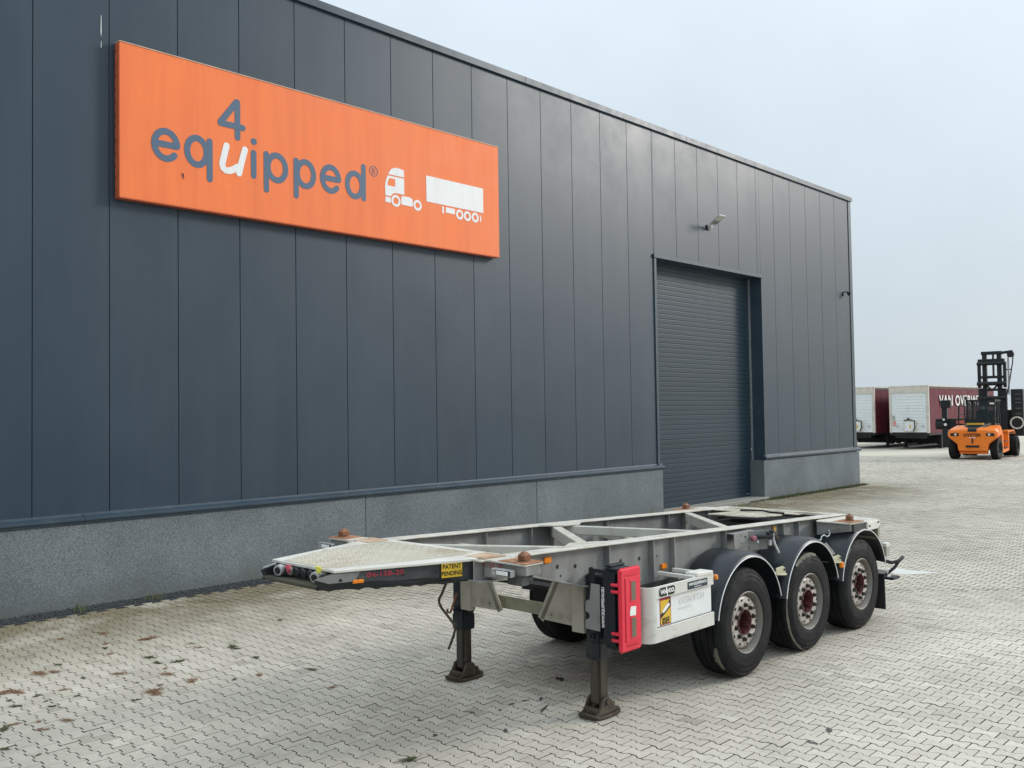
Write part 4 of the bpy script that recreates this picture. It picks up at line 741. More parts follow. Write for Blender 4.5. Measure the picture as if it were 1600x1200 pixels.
# scuffed rubber
def scuff(wh, a0, a1, r0, r1, seed, on_tread=False):
    b = MB(); n_ = 26; vs = []; random.seed(seed)
    for i in range(n_+1):
        t = R(a0+(a1-a0)*i/n_); e_ = random.uniform(0, 0.5)*math.sin(math.pi*min(1, i/n_+0.02))
        if not on_tread:
            for r_, y_ in ((r1, vo-0.026), (r1-(r1-r0)*(0.45+e_), vo-0.0135)): vs.append((r_*math.cos(t), y_+0.004, r_*math.sin(t)))
        else:
            for y_ in (vo-0.05, vo-0.05-0.10*(0.3+e_)): vs.append((0.5245*math.cos(t), y_, 0.5245*math.sin(t)))
    b.add(vs, [(2*i, 2*i+1, 2*i+3, 2*i+2) for i in range(n_)]); o = b.build('worn_patch', M_tyre_worn, wh, fix=False); o.rotation_euler = (0, wh.rotation_euler[1]*-1, 0); return o
scuff(wheels[1], 55, 110, 0.455, 0.517, 1); scuff(wheels[1], -75, 25, 0.49, 0.517, 2); scuff(wheels[0], -48, -18, 0, 0, 3, True); scuff(wheels[2], 20, 60, 0.495, 0.517, 4)
# fenders
def fender(u, s, parent=tr):
    c = (u-0.03, 0, 0.545); Rf = 0.612; a0, a1 = R(9), R(166)
    pr = [(Rf+0.035, 0.815*s), (Rf+0.047, 0.83*s), (Rf+0.047, 1.13*s), (Rf+0.043, 1.19*s), (Rf+0.030, 1.228*s), (Rf+0.008, 1.250*s), (Rf-0.006, 1.252*s), (Rf-0.006, 1.247*s), (Rf+0.004, 1.244*s), (Rf+0.024, 1.222*s), (Rf+0.037, 1.186*s), (Rf+0.041, 1.13*s), (Rf+0.041, 0.835*s), (Rf+0.033, 0.82*s)]
    b = MB(); b.lathe(pr, 44, c, 'y', closed=True, a0=a0, a1=a1); m_ = len(pr); b.f += [tuple(range(m_)), tuple(range(44*m_, 45*m_))[::-1]]
    f = b.build('fender', M_fender, parent, smooth=True)
    b = MB(); b.tube([(c[0]+(Rf-0.002)*math.cos(a0+(a1-a0)*i/44), 1.2535*s, c[2]+(Rf-0.002)*math.sin(a0+(a1-a0)*i/44)) for i in range(45)], 0.0055, 6); b.build('edge_trim', M_trimwhite, f, smooth=True)
    return f
for a in ax:
    for s in (1, -1): fender(a, s)
for k, u_ in enumerate((3.08, 1.845, 0.545)):      # fender brackets between the wheels
    zz = 0.965-0.04*k
    if k > 0:
        b = MB(); b.prism([(u_+0.075,0.86,zz-0.03),(u_+0.075,1.22,zz-0.03),(u_,1.27,zz-0.035),(u_-0.055,1.26,zz-0.035),(u_-0.075,0.86,zz-0.03)], (0,0,0.012)); br = b.build('fender_bracket', mat('pale_yellow_bracket', (0.60,0.57,0.40), 0.5, var=0.1, dirt=(0.3,0.26,0.15), dscale=12, dlo=0.5, dhi=0.7, damt=0.6), tr, bevel=0.003)
        b = MB(); b.prism([(u_+0.068,1.20,zz-0.018),(u_+0.07,1.20,zz+0.04),(u_-0.02,1.225,zz+0.055),(u_-0.06,1.235,zz+0.03),(u_-0.06,1.235,zz-0.022)], (0,0.007,0)); b.build('lug', MATS['pale_yellow_bracket'], br, bevel=0.002)
        b = MB(); b.cyl((u_-0.03,1.243,zz+0.018),(u_-0.03,1.252,zz+0.018),0.014,seg=6); b.build('bolt', M_nut, br)
b = MB(); b.box(0.505, 0.555, 1.245, 1.285, 0.80, 0.86); b.build('side_marker', M_amber, tr, bevel=0.006)
# axles, arms, air bags and tank below the frame
for a in ax:
    b = MB(); b.cyl((a,-0.9,ZC),(a,0.9,ZC),0.075,seg=16); axl = b.build('axle', M_under, tr, smooth=True)
    for s in (1, -1):
        b = MB(); b.bar((a+0.55,0.60*s,0.78), (a-0.30,0.60*s,0.55), 0.10, 0.09); b.box(a+0.48,a+0.62,min(0.53*s,0.67*s),max(0.53*s,0.67*s),0.70,0.98); b.cyl((a-0.28,0.60*s,0.56),(a-0.28,0.60*s,0.95),0.13,seg=16); b.cyl((a+0.15,0.42*s,0.62),(a+0.32,0.42*s,0.66),0.09,seg=14); b.build('suspension_arm', M_under, axl, bevel=0.006)
b = MB(); b.cyl((2.95,-0.35,0.80),(3.75,-0.35,0.80),0.15,seg=18); b.build('air_tank', M_under, tr, bevel=0.01, smooth=True)
b = MB(); b.cyl((2.95,0.35,0.84),(3.65,0.35,0.84),0.13,seg=18); b.build('air_tank', M_under, tr, bevel=0.01, smooth=True)
b = MB(); b.box(-0.45,4.1,-0.69,0.69,0.925,0.955); b.build('underbody_light_block', M_under, tr)  # added plate, widened between the rails to block light and darken the ground below
# mudflap
for s in (1, -1):
    b = MB(); y0, y1 = sorted((0.88*s, 1.24*s)); b.hexa([(-0.72,y0,0.13),(-0.70,y0,0.13),(-0.70,y1,0.13),(-0.72,y1,0.13),(-0.705,y0,0.56),(-0.69,y0,0.56),(-0.69,y1,0.56),(-0.705,y1,0.56)]); b.build('mudflap', M_black, tr)
# valve bracket above wheel one
b = MB(); b.prism([(2.22,0.90,1.325),(1.93,0.90,1.322),(1.93,0.90,1.165),(2.22,0.90,1.16)], (0,0.010,0)); vb_ = b.build('valve_bracket', M_web, tr, bevel=0.003)
b = MB(); b.prism([(1.93,0.901,1.322),(1.93,0.911,1.322),(1.74,1.02,1.325),(1.74,1.01,1.325)], (0,0,-0.20)); b.box(1.80,2.22,0.775,0.90,1.312,1.320); b.build('side_plate', M_web, vb_, bevel=0.002)
b = MB(); b.cyl((2.00,0.912,1.268),(2.00,0.914,1.268),0.014,seg=12); b.cyl((2.08,0.912,1.29),(2.08,0.914,1.29),0.006,seg=8); b.cyl((2.08,0.912,1.21),(2.08,0.914,1.21),0.006,seg=8); b.build('bolt_holes', M_print_hole, vb_)
b = MB(); b.cyl((1.90,0.93,1.25),(1.93,0.985,1.25),0.026,seg=14); b.build('release_knob', mat('faded_red_knob', (0.42,0.14,0.17), 0.5, var=0.2), vb_, bevel=0.006, smooth=True)
b = MB(); b.tube([(1.87,0.97,1.262),(1.83,1.03,1.262),(1.78,1.07,1.266),(1.75,1.08,1.275)], 0.024, 8); b.cyl((1.74,1.07,1.275),(1.74,1.07,1.325),0.026,seg=10); b.cyl((1.79,1.06,1.29),(1.79,1.06,1.315),0.02,seg=10); b.build('valve', M_black, vb_, smooth=True)
b = MB(); b.tube([(1.745,1.085,1.29),(1.74,1.09,1.22),(1.735,1.10,1.18),(1.70,1.115,1.11),(1.69,1.12,1.085)], 0.014, 8); b.box(1.76,1.80,1.055,1.085,1.17,1.225); b.cyl((1.90,0.99,1.225),(1.90,1.0,1.20),0.014,seg=8); b.build('levers', M_alu, vb_, bevel=0.003)
# bent rod near third fender
b = MB(); b.tube([(0.66,1.02,1.06),(0.63,1.05,1.10),(0.60,1.06,1.10),(0.58,1.06,1.135),(0.54,1.07,1.15),(0.49,1.08,1.125),(0.455,1.09,1.135),(0.43,1.09,1.17),(0.45,1.09,1.19)], 0.008, 6); b.build('bent_rod', M_galv, tr, smooth=True)
b = MB(); b.prism([(0.62,1.10,1.06),(0.56,1.10,1.07),(0.46,1.16,0.94),(0.55,1.16,0.92)], (0,0.004,0)); b.build('rod_bracket', M_darkgrey, tr)

# side guard panel
b = MB()
def curve_end(z0, z1, t, inset):
    out = [(3.17,1.25-inset),(4.08,1.25-inset)]+[(4.08+(0.10-inset)*math.sin(R(a)), 1.15+(0.10-inset)*math.cos(R(a))) for a in range(10, 91, 10)]+[(4.18-inset,0.98)]
    inn = [(u_-(t if i > 8 else 0), v_-t if i <= 8 else v_) for i, (u_, v_) in enumerate(out)]
    k = MB(); n_ = len(out); vs = [(u_,v_,z0) for u_,v_ in out]+[(u_,v_,z1) for u_,v_ in out]; inn = []
    for i in range(n_):
        a_, c_ = Vector(out[max(i-1,0)]), Vector(out[min(i+1,n_-1)]); d = (c_-a_).normalized(); nrm = Vector((d.y, -d.x)); q = Vector(out[i])+nrm*t; inn.append((q.x, q.y))
    vs += [(u_,v_,z0) for u_,v_ in inn]+[(u_,v_,z1) for u_,v_ in inn]
    fs = []
    for i in range(n_-1): fs += [(i,i+1,n_+i+1,n_+i),(2*n_+i,3*n_+i,3*n_+i+1,2*n_+i+1),(i,2*n_+i,2*n_+i+1,i+1),(n_+i,n_+i+1,3*n_+i+1,3*n_+i)]
    fs += [(0,n_,3*n_,2*n_),(n_-1,2*n_+n_-1,3*n_+n_-1,n_+n_-1)]
    k.add(vs, fs); return k
sgd = curve_end(0.735, 0.985, 0.004, 0.032).build('side_guard', M_panel, tr)
curve_end(0.985, 1.088, 0.02, 0.0).build('guard_rail', M_guard, sgd, bevel=0.003)
curve_end(0.615, 0.735, 0.02, 0.0).build('guard_rail', M_guard, sgd, bevel=0.003)
curve_end(0.617, 1.086, 0.006, 0.004)
b = MB(); b.box(4.085, 4.172, 0.985, 1.155, 0.73, 0.99); 
cb = MB(); n_ = 10; pts = [(4.08+0.099*math.sin(R(a)), 1.15+0.099*math.cos(R(a))) for a in range(-6, 97, 6)]; cb.add([(u_,v_,0.73) for u_,v_ in pts]+[(u_,v_,0.99) for u_,v_ in pts], [(i,i+1,len(pts)+i+1,len(pts)+i) for i in range(len(pts)-1)]); cb.build('guard_corner', M_guard, sgd, smooth=True)
b = MB(); b.box(4.168, 4.176, 0.98, 1.148, 0.73, 0.99); b.build('guard_corner', M_guard, sgd)
b = MB(); b.box(3.19,4.15,0.86,0.875,0.70,1.02); b.build('guard_back', M_under, sgd)
for u_ in (3.22, 3.46): b = MB(); b.box(u_-0.02,u_+0.02,0.84,1.235,1.065,1.10); b.build('guard_arm', M_white, sgd, bevel=0.004)
b = MB(); b.prism([(3.19,1.12,1.082),(3.19,1.262,1.082),(3.44,1.25,1.088),(3.44,1.12,1.088)], (0,0,0.035)); b.build('guard_lug', M_white, sgd, bevel=0.006)
b = MB(); b.box(3.10, 3.165, 1.215, 1.262, 1.02, 1.07); b.build('side_marker', mat('old_amber', (0.45,0.16,0.03), 0.4, var=0.3, vscale=30), sgd, bevel=0.01)
b = MB(); b.cyl((3.14,1.262,1.045),(3.14,1.272,1.045),0.016,seg=10); b.build('marker_cap', M_amber, sgd)
Xd, Zd = (-1,0,0), (0,0,1); VS = 1.252
def hexlogo(u0, u1, z0, z1): zc = (z0+z1)/2; b = MB(); b.prism([(u0,VS,zc-0.022),(u0,VS,zc+0.022),(u0-0.02,VS,z1),(u1+0.02,VS,z1),(u1,VS,zc+0.022),(u1,VS,zc-0.022),(u1+0.02,VS,z0),(u0-0.02,VS,z0)], (0,0.0015,0)); return b.build('badge', M_print_hole, sgd)
hexlogo(4.035, 3.80, 0.998, 1.072)
b = MB(); b.prism([(3.925,VS+0.002,0.996),(3.912,VS+0.002,0.996),(3.924,VS+0.002,1.074),(3.937,VS+0.002,1.074)], (0,0.001,0)); b.build('badge_slash', M_printwhite, sgd)
text('lettering', 'VAN', 0.050, M_printwhite, sgd, (3.975, VS+0.003, 1.035), Xd, Zd, sx=0.85, bold=0.0022)
text('lettering', 'HOOL', 0.050, M_printwhite, sgd, (3.862, VS+0.003, 1.035), Xd, Zd, sx=0.75, bold=0.0022)
b = MB(); b.prism([(3.60,VS,0.997),(3.28,VS,0.997),(3.28,VS,1.064),(3.60,VS,1.064)], (0,0.0012,0)); stk = b.build('sticker', M_navy, sgd)
text('lettering', 'WWW.EQUIPPED4U.EU', 0.034, M_printwhite, stk, (3.44, VS+0.0022, 1.038), Xd, Zd, sx=0.80, bold=0.0012)
b = MB(); b.prism([(3.50,VS+0.0013,1.008),(3.38,VS+0.0013,1.008),(3.38,VS+0.0013,1.012),(3.50,VS+0.0013,1.012)], (0,0.0008,0)); b.build('sticker_line', M_printwhite, stk)
VP = 1.2195
b = MB(); b.prism([(3.985,VP,0.742),(3.82,VP,0.742),(3.82,VP,0.978),(3.985,VP,0.978)], (0,0.0012,0)); st2 = b.build('sticker', M_redprint, sgd)
b = MB(); b.prism([(3.978,VP+0.0013,0.75),(3.828,VP+0.0013,0.75),(3.828,VP+0.0013,0.953),(3.978,VP+0.0013,0.953)], (0,0.0008,0)); b.build('sticker_field', M_yellow, st2)
b = MB(); b.prism([(3.978,VP+0.0024,0.80),(3.978,VP+0.0024,0.835),(3.828,VP+0.0024,0.955),(3.828,VP+0.0024,0.885)], (0,0.0006,0)); b.prism([(3.91,VP+0.0024,0.953),(3.828,VP+0.0024,0.953),(3.828,VP+0.0024,0.965)], (0,0.0006,0)); b.build('sticker_print', M_print_hole, st2)
b = MB(); b.prism([(3.955,VP+0.0034,0.862),(3.90,VP+0.0034,0.905),(3.855,VP+0.0034,0.925),(3.84,VP+0.0034,0.90),(3.895,VP+0.0034,0.865),(3.94,VP+0.0034,0.842)], (0,0.0006,0)); b.build('sticker_truck', M_printwhite, st2)
text('lettering', 'ANGLES', 0.034, M_print_hole, st2, (3.903, VP+0.0034, 0.79), Xd, Zd, sx=0.9, bold=0.0015)
text('lettering', 'MORTS', 0.034, M_print_hole, st2, (3.903, VP+0.0034, 0.762), Xd, Zd, sx=0.95, bold=0.0015)
text('ghost_lettering', 'DESBULKN', 0.085, M_ghost, sgd, (3.49, VP+0.0012, 0.905), Xd, Zd, sx=0.98, bold=0.0004)
text('ghost_lettering', 'transport', 0.05, M_ghost, sgd, (3.60, VP+0.0012, 0.845), Xd, Zd, sx=1.1)

# extinguisher box on the near leg
b = MB(); b.box(4.237, 4.50, 0.985, 1.165, 0.615, 1.28); ex = b.build('extinguisher_box', M_boxblack, tr, bevel=0.03, seg=4, smooth=False)
for f in ex.data.polygons: f.use_smooth = False
b = MB(); b.box(4.24, 4.44, 0.99, 1.05, 1.28, 1.30); b.build('box_handle', M_boxblack, ex, bevel=0.006)
b = MB(); b.box(4.225, 4.512, 1.166, 1.205, 0.60, 1.292); lid = b.build('lid', M_red, ex, bevel=0.016, seg=3)
b = MB(); b.prism([(4.25,1.206,0.68),(4.25,1.206,1.21),(4.452,1.206,1.21),(4.452,1.206,0.68)], (0,0.006,0)); b.build('lid_panel', M_red, lid, bevel=0.004)
for z0, z1 in ((0.715, 0.875), (1.02, 1.175)):
    b = MB(); b.box(4.312, 4.392, 1.2125, 1.2165, z0-0.012, z1+0.012); b.build('window_frame', M_red, lid, bevel=0.002)
    b = MB(); b.box(4.322, 4.382, 1.217, 1.2185, z0, z1); b.build('window', M_pane, lid)
b = MB(); b.box(4.28,4.44,1.2125,1.218,1.235,1.242); b.build('lid_rib', M_red, lid)
b = MB(); b.box(4.28,4.44,1.2125,1.2145,0.648,0.656); b.build('lid_groove', M_reddark, lid)
b = MB(); b.prism([(4.40,1.213,0.895),(4.32,1.213,0.89),(4.315,1.213,0.965),(4.385,1.213,0.97),(4.40,1.213,0.93)], (0,0.0012,0)); b.build('lid_sticker', M_printwhite, lid)
for zc_ in (0.70, 0.755, 1.10, 1.155): b = MB(); b.box(4.46, 4.522, 1.105, 1.178, zc_-0.012, zc_+0.012); b.build('hinge', M_red, lid, bevel=0.005)
text('lettering', 'WWW.EQUIPPED4U.EU', 0.040, M_printwhite, ex, (4.5025, 1.012, 0.955), (0,0,1), (0,-1,0), sx=0.80, bold=0.0016)
b = MB(); b.prism([(4.47,0.845,1.265),(4.47,0.875,1.275),(4.47,0.905,1.26),(4.47,0.905,0.72),(4.47,0.845,0.72)], (0.014,0,0)); b.box(4.46,4.484,0.905,1.0,1.235,1.262); b.build('box_bracket', M_black, ex, bevel=0.003)
b = MB(); b.prism([(4.492,0.882,1.138),(4.492,0.975,1.138),(4.492,0.972,0.748),(4.492,0.816,0.752),(4.492,0.818,0.825),(4.492,0.862,0.845),(4.492,0.862,0.88),(4.492,0.818,0.90),(4.492,0.822,0.985),(4.492,0.868,1.005)], (0.010,0,0)); b.build('bracket_plate', M_web, ex, bevel=0.002)

# ================================================================== FORKLIFT (far right)
fk = empty('forklift', (48.9, 1.86, 0), 0.12); tag(fk, 'orange heavy forklift with tall black mast parked at the far right', 'forklift')
def fkb(b, n_, m_, parent=fk, **k): return b.build(n_, m_, parent, **k)
b = MB(); 
sec = [(-0.62, [(0.72,0.40),(0.78,0.55),(1.10,1.16),(1.13,1.36),(0.95,1.50),(0,1.55)])]
cwp = [(-0.66,0.42),(-0.68,0.6),(-0.72,1.1),(-0.70,1.40),(-0.55,1.53),(0.2,1.66),(0.95,1.72),(1.0,1.5),(1.0,1.15),(0.72,1.15),(0.62,1.20),(0.35,1.22)]
# counterweight as lofted rings along X
rings = [(-0.70, 0.62,1.05,0.45,1.42), (-0.66,0.66,1.12,0.42,1.50), (-0.40,0.67,1.13,0.40,1.56), (-0.38,0.60,1.13,1.12,1.57)]
vs = []; fsx = []
prof_cw = lambda w0, w1, z0, z1: [(-w0,z0),(w0,z0),(w0+0.06,z0+0.35),(w1,min(z0+0.72,z1-0.35)),(w1,z1-0.14),(w1-0.10,z1-0.02),(0.5,z1+0.03),(-0.5,z1+0.03),(-w1+0.10,z1-0.02),(-w1,z1-0.14),(-w1,min(z0+0.72,z1-0.35)),(-w0-0.06,z0+0.35)]
for x_, w0, w1, z0, z1 in [(-0.70,0.60,1.02,0.45,1.40),(-0.64,0.64,1.10,0.41,1.48),(-0.30,0.64,1.12,0.40,1.54)]:
    vs += [(x_, y_, z_) for y_, z_ in prof_cw(w0, w1, z0, z1)]
b.add(vs, [tuple(range(12))[::-1], tuple(range(24,36))]+[(r_*12+i, r_*12+(i+1)%12, r_*12+12+(i+1)%12, r_*12+12+i) for r_ in range(2) for i in range(12)]); cw = fkb(b, 'counterweight', M_forange, bevel=0.012, seg=2)
b = MB(); b.hexa([(-0.30,-1.10,1.12),(0.95,-1.10,1.20),(0.95,1.10,1.20),(-0.30,1.10,1.12),(-0.30,-1.05,1.52),(0.95,-1.0,1.66),(0.95,1.0,1.66),(-0.30,1.05,1.52)]); b.box(-0.30,0.6,-0.60,0.60,0.45,1.12); fkb(b, 'engine_hood', M_forange, bevel=0.04, seg=2)
b = MB(); b.box(-0.55,-0.25,-0.62,0.62,0.28,0.40); fkb(b, 'tow_skirt', M_forange, bevel=0.02)
b = MB(); b.hexa([(-0.66,-0.18,1.42),(0.7,-0.62,1.66),(0.7,0.62,1.66),(-0.66,0.18,1.42),(-0.69,-0.20,1.50),(0.7,-0.6,1.78),(0.7,0.6,1.78),(-0.69,0.20,1.50)]); b.box(-0.715,-0.66,-0.2,0.2,1.36,1.50); fkb(b, 'hood_grille', M_fblack, bevel=0.02)
b = MB(); b.box(-0.1,0.1,-0.40,0.35,1.70,1.78); fkb(b, 'beacon_plate', M_yellow)
b = MB(); b.box(-0.735,-0.70,-0.03,0.03,0.80,1.05); b.box(-0.728,-0.69,-0.30,0.30,0.60,0.70); fkb(b, 'tow_slot', M_fblack, cw)
for s in (1, -1):
    b = MB(); b.box(-0.735,-0.66,min(0.60*s,0.98*s),max(0.60*s,0.98*s),1.16,1.30); lh = fkb(b, 'rear_lamp', M_fblack, cw, bevel=0.02)
    b = MB(); b.cyl((-0.735,0.75*s,1.23),(-0.745,0.75*s,1.23),0.05,seg=12); fkb(b, 'reverse_lens', M_printwhite, lh) if False else b.build('reverse_lens', M_printwhite, cw)
text('lettering', 'HYSTER', 0.20, M_print_hole, cw, (-0.735, 0.0, 1.20), (0,-1,0), (0,0,1), sx=1.1, bold=0.006)
text('lettering', 'H16XM', 0.09, M_ghost, cw, (-0.735, 0.0, 1.07), (0,-1,0), (0,0,1), sx=1.1, bold=0.002)
b = MB(); b.box(0.9,4.6,-0.72,0.72,0.45,1.12); fkb(b, 'chassis', M_fblack, bevel=0.02)
for s in (1, -1):
    b = MB(); y0, y1 = sorted((0.72*s, 1.10*s)); b.prism([(0.72,y0,0.28),(0.86,y0,0.28),(2.6,y0,0.34),(2.6,y0,0.46),(0.95,y0,0.46),(0.95,y0,1.22),(0.60,y0,1.22),(0.62,y0,0.9)], (0,y1-y0,0)); fkb(b, 'side_sill', M_forange, bevel=0.015)
    b = MB(); b.box(2.40,2.62,y0,y1,0.34,1.28); b.prism([(2.6,y0,1.20),(2.95,y0,1.28),(4.2,y0,1.28),(4.6,y0,1.12),(4.6,y0,1.20),(4.25,y0,1.36),(2.9,y0,1.36),(2.4,y0,1.36),(2.4,y0,1.20)], (0,y1-y0,0)); fkb(b, 'front_fender', M_forange, bevel=0.015)
    for z_ in (0.50, 0.82): b = MB(); b.box(1.2,2.0,min(0.80*s,1.12*s),max(0.80*s,1.12*s),z_,z_+0.05); fkb(b, 'step', M_fblack)
    b = MB(); b.box(0.96,2.38,min(0.70*s,0.86*s),max(0.70*s,0.86*s),0.47,1.2); fkb(b, 'side_panel', M_forange, bevel=0.01)
wp = [(0.26,0.13),(0.30,0.165),(0.44,0.175),(0.505,0.155),(0.52,0.12),(0.505,0.05),(0.52,0.04),(0.52,-0.04),(0.505,-0.05),(0.52,-0.12),(0.505,-0.155),(0.44,-0.175),(0.30,-0.165),(0.26,-0.13)]
b = MB(); b.lathe(wp, 40, closed=True); fw0 = fkb(b, 'wheel', M_tyre, smooth=True)
b = MB(); b.lathe([(0.262,0.13),(0.25,0.12),(0.23,0.06),(0.12,0.05),(0.10,0.09),(0.0,0.09)], 28); b.lathe([(0.262,-0.13),(0.25,-0.12),(0.23,-0.06),(0.12,-0.05),(0.10,-0.09),(0.0,-0.09)], 28); fkb(b, 'rim', M_fblack, fw0, smooth=True)
fw0.location = (0, 0.93, 0.52); fw0.rotation_euler = (0,0,R(-6))
copy_tree(fw0, fk, (0,-0.93,0.52), (0,0,R(-6)))
for y_ in (0.80, 1.16, -0.80, -1.16): copy_tree(fw0, fk, (3.85,y_,0.52), (0,0,0))
# cab
cab = empty('cab', (0,0,0), 0, fk)
b = MB(); b.box(1.05,2.55,-0.72,0.55,1.15,1.75); b.build('cab_base', M_fblack, cab, bevel=0.03)
b = MB()
for x_, y_ in ((1.05,-0.70),(1.05,0.53),(2.45,-0.70),(2.45,0.53),(1.75,-0.71)): b.bar((x_,y_,1.7),(x_+0.08 if x_ < 2 else x_-0.02,y_,2.86),0.09,0.09,up=(1,0,0),drop=False)
b.build('cab_pillars', M_fblack, cab, bevel=0.01)
b = MB(); b.box(0.98,2.60,-0.78,0.60,2.84,2.94); b.build('cab_roof', M_fblack, cab, bevel=0.03, seg=2)
b = MB(); b.box(1.07,1.08,-0.66,0.49,1.76,2.83); b.box(1.12,2.40,-0.715,-0.705,1.76,2.83); b.box(1.12,2.40,0.525,0.535,1.76,2.83); b.box(2.44,2.45,-0.66,0.49,1.76,2.83)
mg = bpy.data.materials.new('cab_glass'); mg.use_nodes = True; gn, gl = nodes_of(mg); bb = gn['Principled BSDF']; bb.inputs['Base Color'].default_value = (0.05,0.07,0.075,1); bb.inputs['Roughness'].default_value = 0.03; bb.inputs['Alpha'].default_value = 0.35; b.build('cab_glass', mg, cab)
b = MB(); b.box(1.5,1.95,-0.35,0.15,1.75,1.95); b.box(1.45,1.58,-0.32,0.12,1.9,2.45); b.build('seat', M_fblack, cab, bevel=0.04, seg=2)
b = MB(); b.cyl((1.56,-0.1,2.45),(1.60,-0.1,2.62),0.12,0.09,seg=12); b.build('headrest', M_lampgrey, cab, bevel=0.02)
b = MB(); b.tube([(1.0,0.62,1.70),(1.02,0.64,2.52),(1.06,0.66,2.62),(1.3,0.9,2.66),(1.9,1.05,2.64),(1.95,1.08,2.52),(1.92,1.12,1.62)], 0.035, 8); b.tube([(1.0,0.62,2.2),(1.5,0.95,2.22),(1.94,1.08,2.2)],0.03,8); fkb(b, 'guard_rail', M_fblack, smooth=True)
b = MB(); b.box(1.2,1.5,0.52,0.7,2.70,2.80); b.cyl((1.1,0.58,2.94),(1.1,0.58,3.12),0.05,seg=10); b.cyl((1.3,-0.2,2.94),(1.3,-0.2,3.06),0.05,seg=10); fkb(b, 'work_lamps', M_fblack)
b = MB(); b.box(1.17,1.20,0.54,0.68,2.71,2.79); b.box(1.0,1.02,-0.72,-0.52,2.70,2.78); fkb(b, 'lamp_lenses', M_printwhite)
# mast
ms = empty('mast', (0,0,0), 0, fk); MX = 4.95
b = MB()
for s in (1, -1):
    b.box(MX,MX+0.30,min(0.42*s,0.68*s),max(0.42*s,0.68*s),0.25,3.55); b.box(MX+0.04,MX+0.34,min(0.25*s,0.46*s),max(0.25*s,0.46*s),0.25,5.40)
b.build('mast_uprights', M_fblack, ms, bevel=0.02)
b = MB(); b.box(MX-0.05,MX+0.30,-0.62,0.66,4.95,5.15); b.cyl((MX-0.06,-0.66,4.90),(MX-0.06,0.70,4.90),0.10,seg=12); b.cyl((MX-0.06,-0.70,3.82),(MX-0.06,0.72,3.82),0.11,seg=12); b.cyl((MX-0.06,-0.66,3.05),(MX-0.06,0.70,3.05),0.10,seg=12); b.box(MX-0.02,MX+0.25,-0.55,0.55,4.10,4.24); b.box(MX-0.02,MX+0.25,-0.60,0.60,2.6,2.8); b.box(MX,MX+0.3,-0.62,0.64,3.42,3.55); b.box(MX,MX+0.3,-0.5,0.5,5.38,5.56); b.build('mast_cross_beams', M_fblack, ms, bevel=0.015)
b = MB(); 
for y_ in (-0.62,0.62): b.box(MX-0.02,MX+0.26,y_-0.07,y_+0.07,3.6,4.98)
b.box(MX,MX+0.2,-0.12,-0.04,4.2,5.4); b.bar((MX+0.1,-0.30,3.8),(MX+0.1,-0.02,3.45),0.09,0.09,up=(1,0,0)); b.bar((MX+0.1,0.30,3.8),(MX+0.1,0.02,3.45),0.09,0.09,up=(1,0,0)); b.build('mast_braces', M_fblack, ms, bevel=0.01)
b = MB(); b.bar((MX+0.1,-0.45,5.52),(MX+0.1,-1.02,5.58),0.14,0.14); b.cyl((MX+0.02,-0.92,5.36),(MX+0.2,-0.92,5.36),0.17,seg=16); b.tube([(MX+0.1,-1.05,5.45),(MX+0.1,-1.0,4.9),(MX+0.1,-0.85,4.0),(MX+0.05,-0.7,3.2)],0.03,6); b.tube([(MX+0.1,-0.6,4.55),(MX+0.1,-0.95,4.55)],0.03,6); b.build('hose_pulley', M_fblack, ms)
b = MB(); b.tube([(MX+0.1,-0.80,5.3),(MX+0.1,-0.80,3.2)],0.045,8); b.build('lift_chain', mat('chain_grey', (0.35,0.36,0.36), 0.5), ms)
# container attachment in front of the mast
at_ = empty('spreader', (0,0,0), 0, fk)
b = MB(); b.box(MX+0.5,MX+0.9,-3.0,3.0,1.35,1.95); b.box(MX+0.35,MX+0.55,-0.9,0.9,0.6,2.4); b.build('spreader_beam', M_fblack, at_, bevel=0.03)
b = MB(); b.box(MX+0.2,MX+0.7,-1.42,-0.85,1.0,3.50); sp_ = b.build('attachment_box', M_fblack, at_, bevel=0.03)
b = MB()
for z_ in (2.15,2.45,2.75,2.95,3.2): b.box(MX+0.185,MX+0.199,-1.32,-1.05,z_,z_+0.05)
b.build('vent_slots', mat('slot_grey', (0.10,0.105,0.105), 0.5), sp_)
b = MB(); b.lathe([(0.30,0.0),(0.34,0.02),(0.30,0.04),(0.26,0.02)], 28, (MX+0.10,-1.12,1.70), 'x', closed=True); b.build('hose_ring', M_tcream, at_, smooth=True)
b = MB(); b.cyl((MX+0.14,-1.12,1.70),(MX+0.3,-1.12,1.70),0.38,seg=20); b.build('hose_reel', M_fblack, at_)
b = MB(); b.box(MX+0.3,MX+0.6,2.35,2.62,0.55,2.65); b.box(MX+0.25,MX+0.65,2.15,2.66,2.55,2.98); b.box(MX+0.2,MX+0.6,2.5,2.95,1.5,1.75); b.box(MX+0.28,MX+0.5,2.2,2.42,0.35,1.0); b.build('left_column', M_fblack, at_, bevel=0.03)
b = MB(); b.cyl((MX+0.18,2.5,1.9),(MX+0.24,2.5,1.9),0.06,seg=10); b.cyl((MX+0.18,2.42,1.62),(MX+0.24,2.42,1.62),0.08,seg=10); b.build('column_lamps', M_printwhite, at_)
b = MB(); b.box(MX+0.42,MX+0.49,1.45,1.9,1.66,1.85); b.build('warning_panel', mat('warn_red', (0.6,0.16,0.1), 0.5, var=0.3), at_)

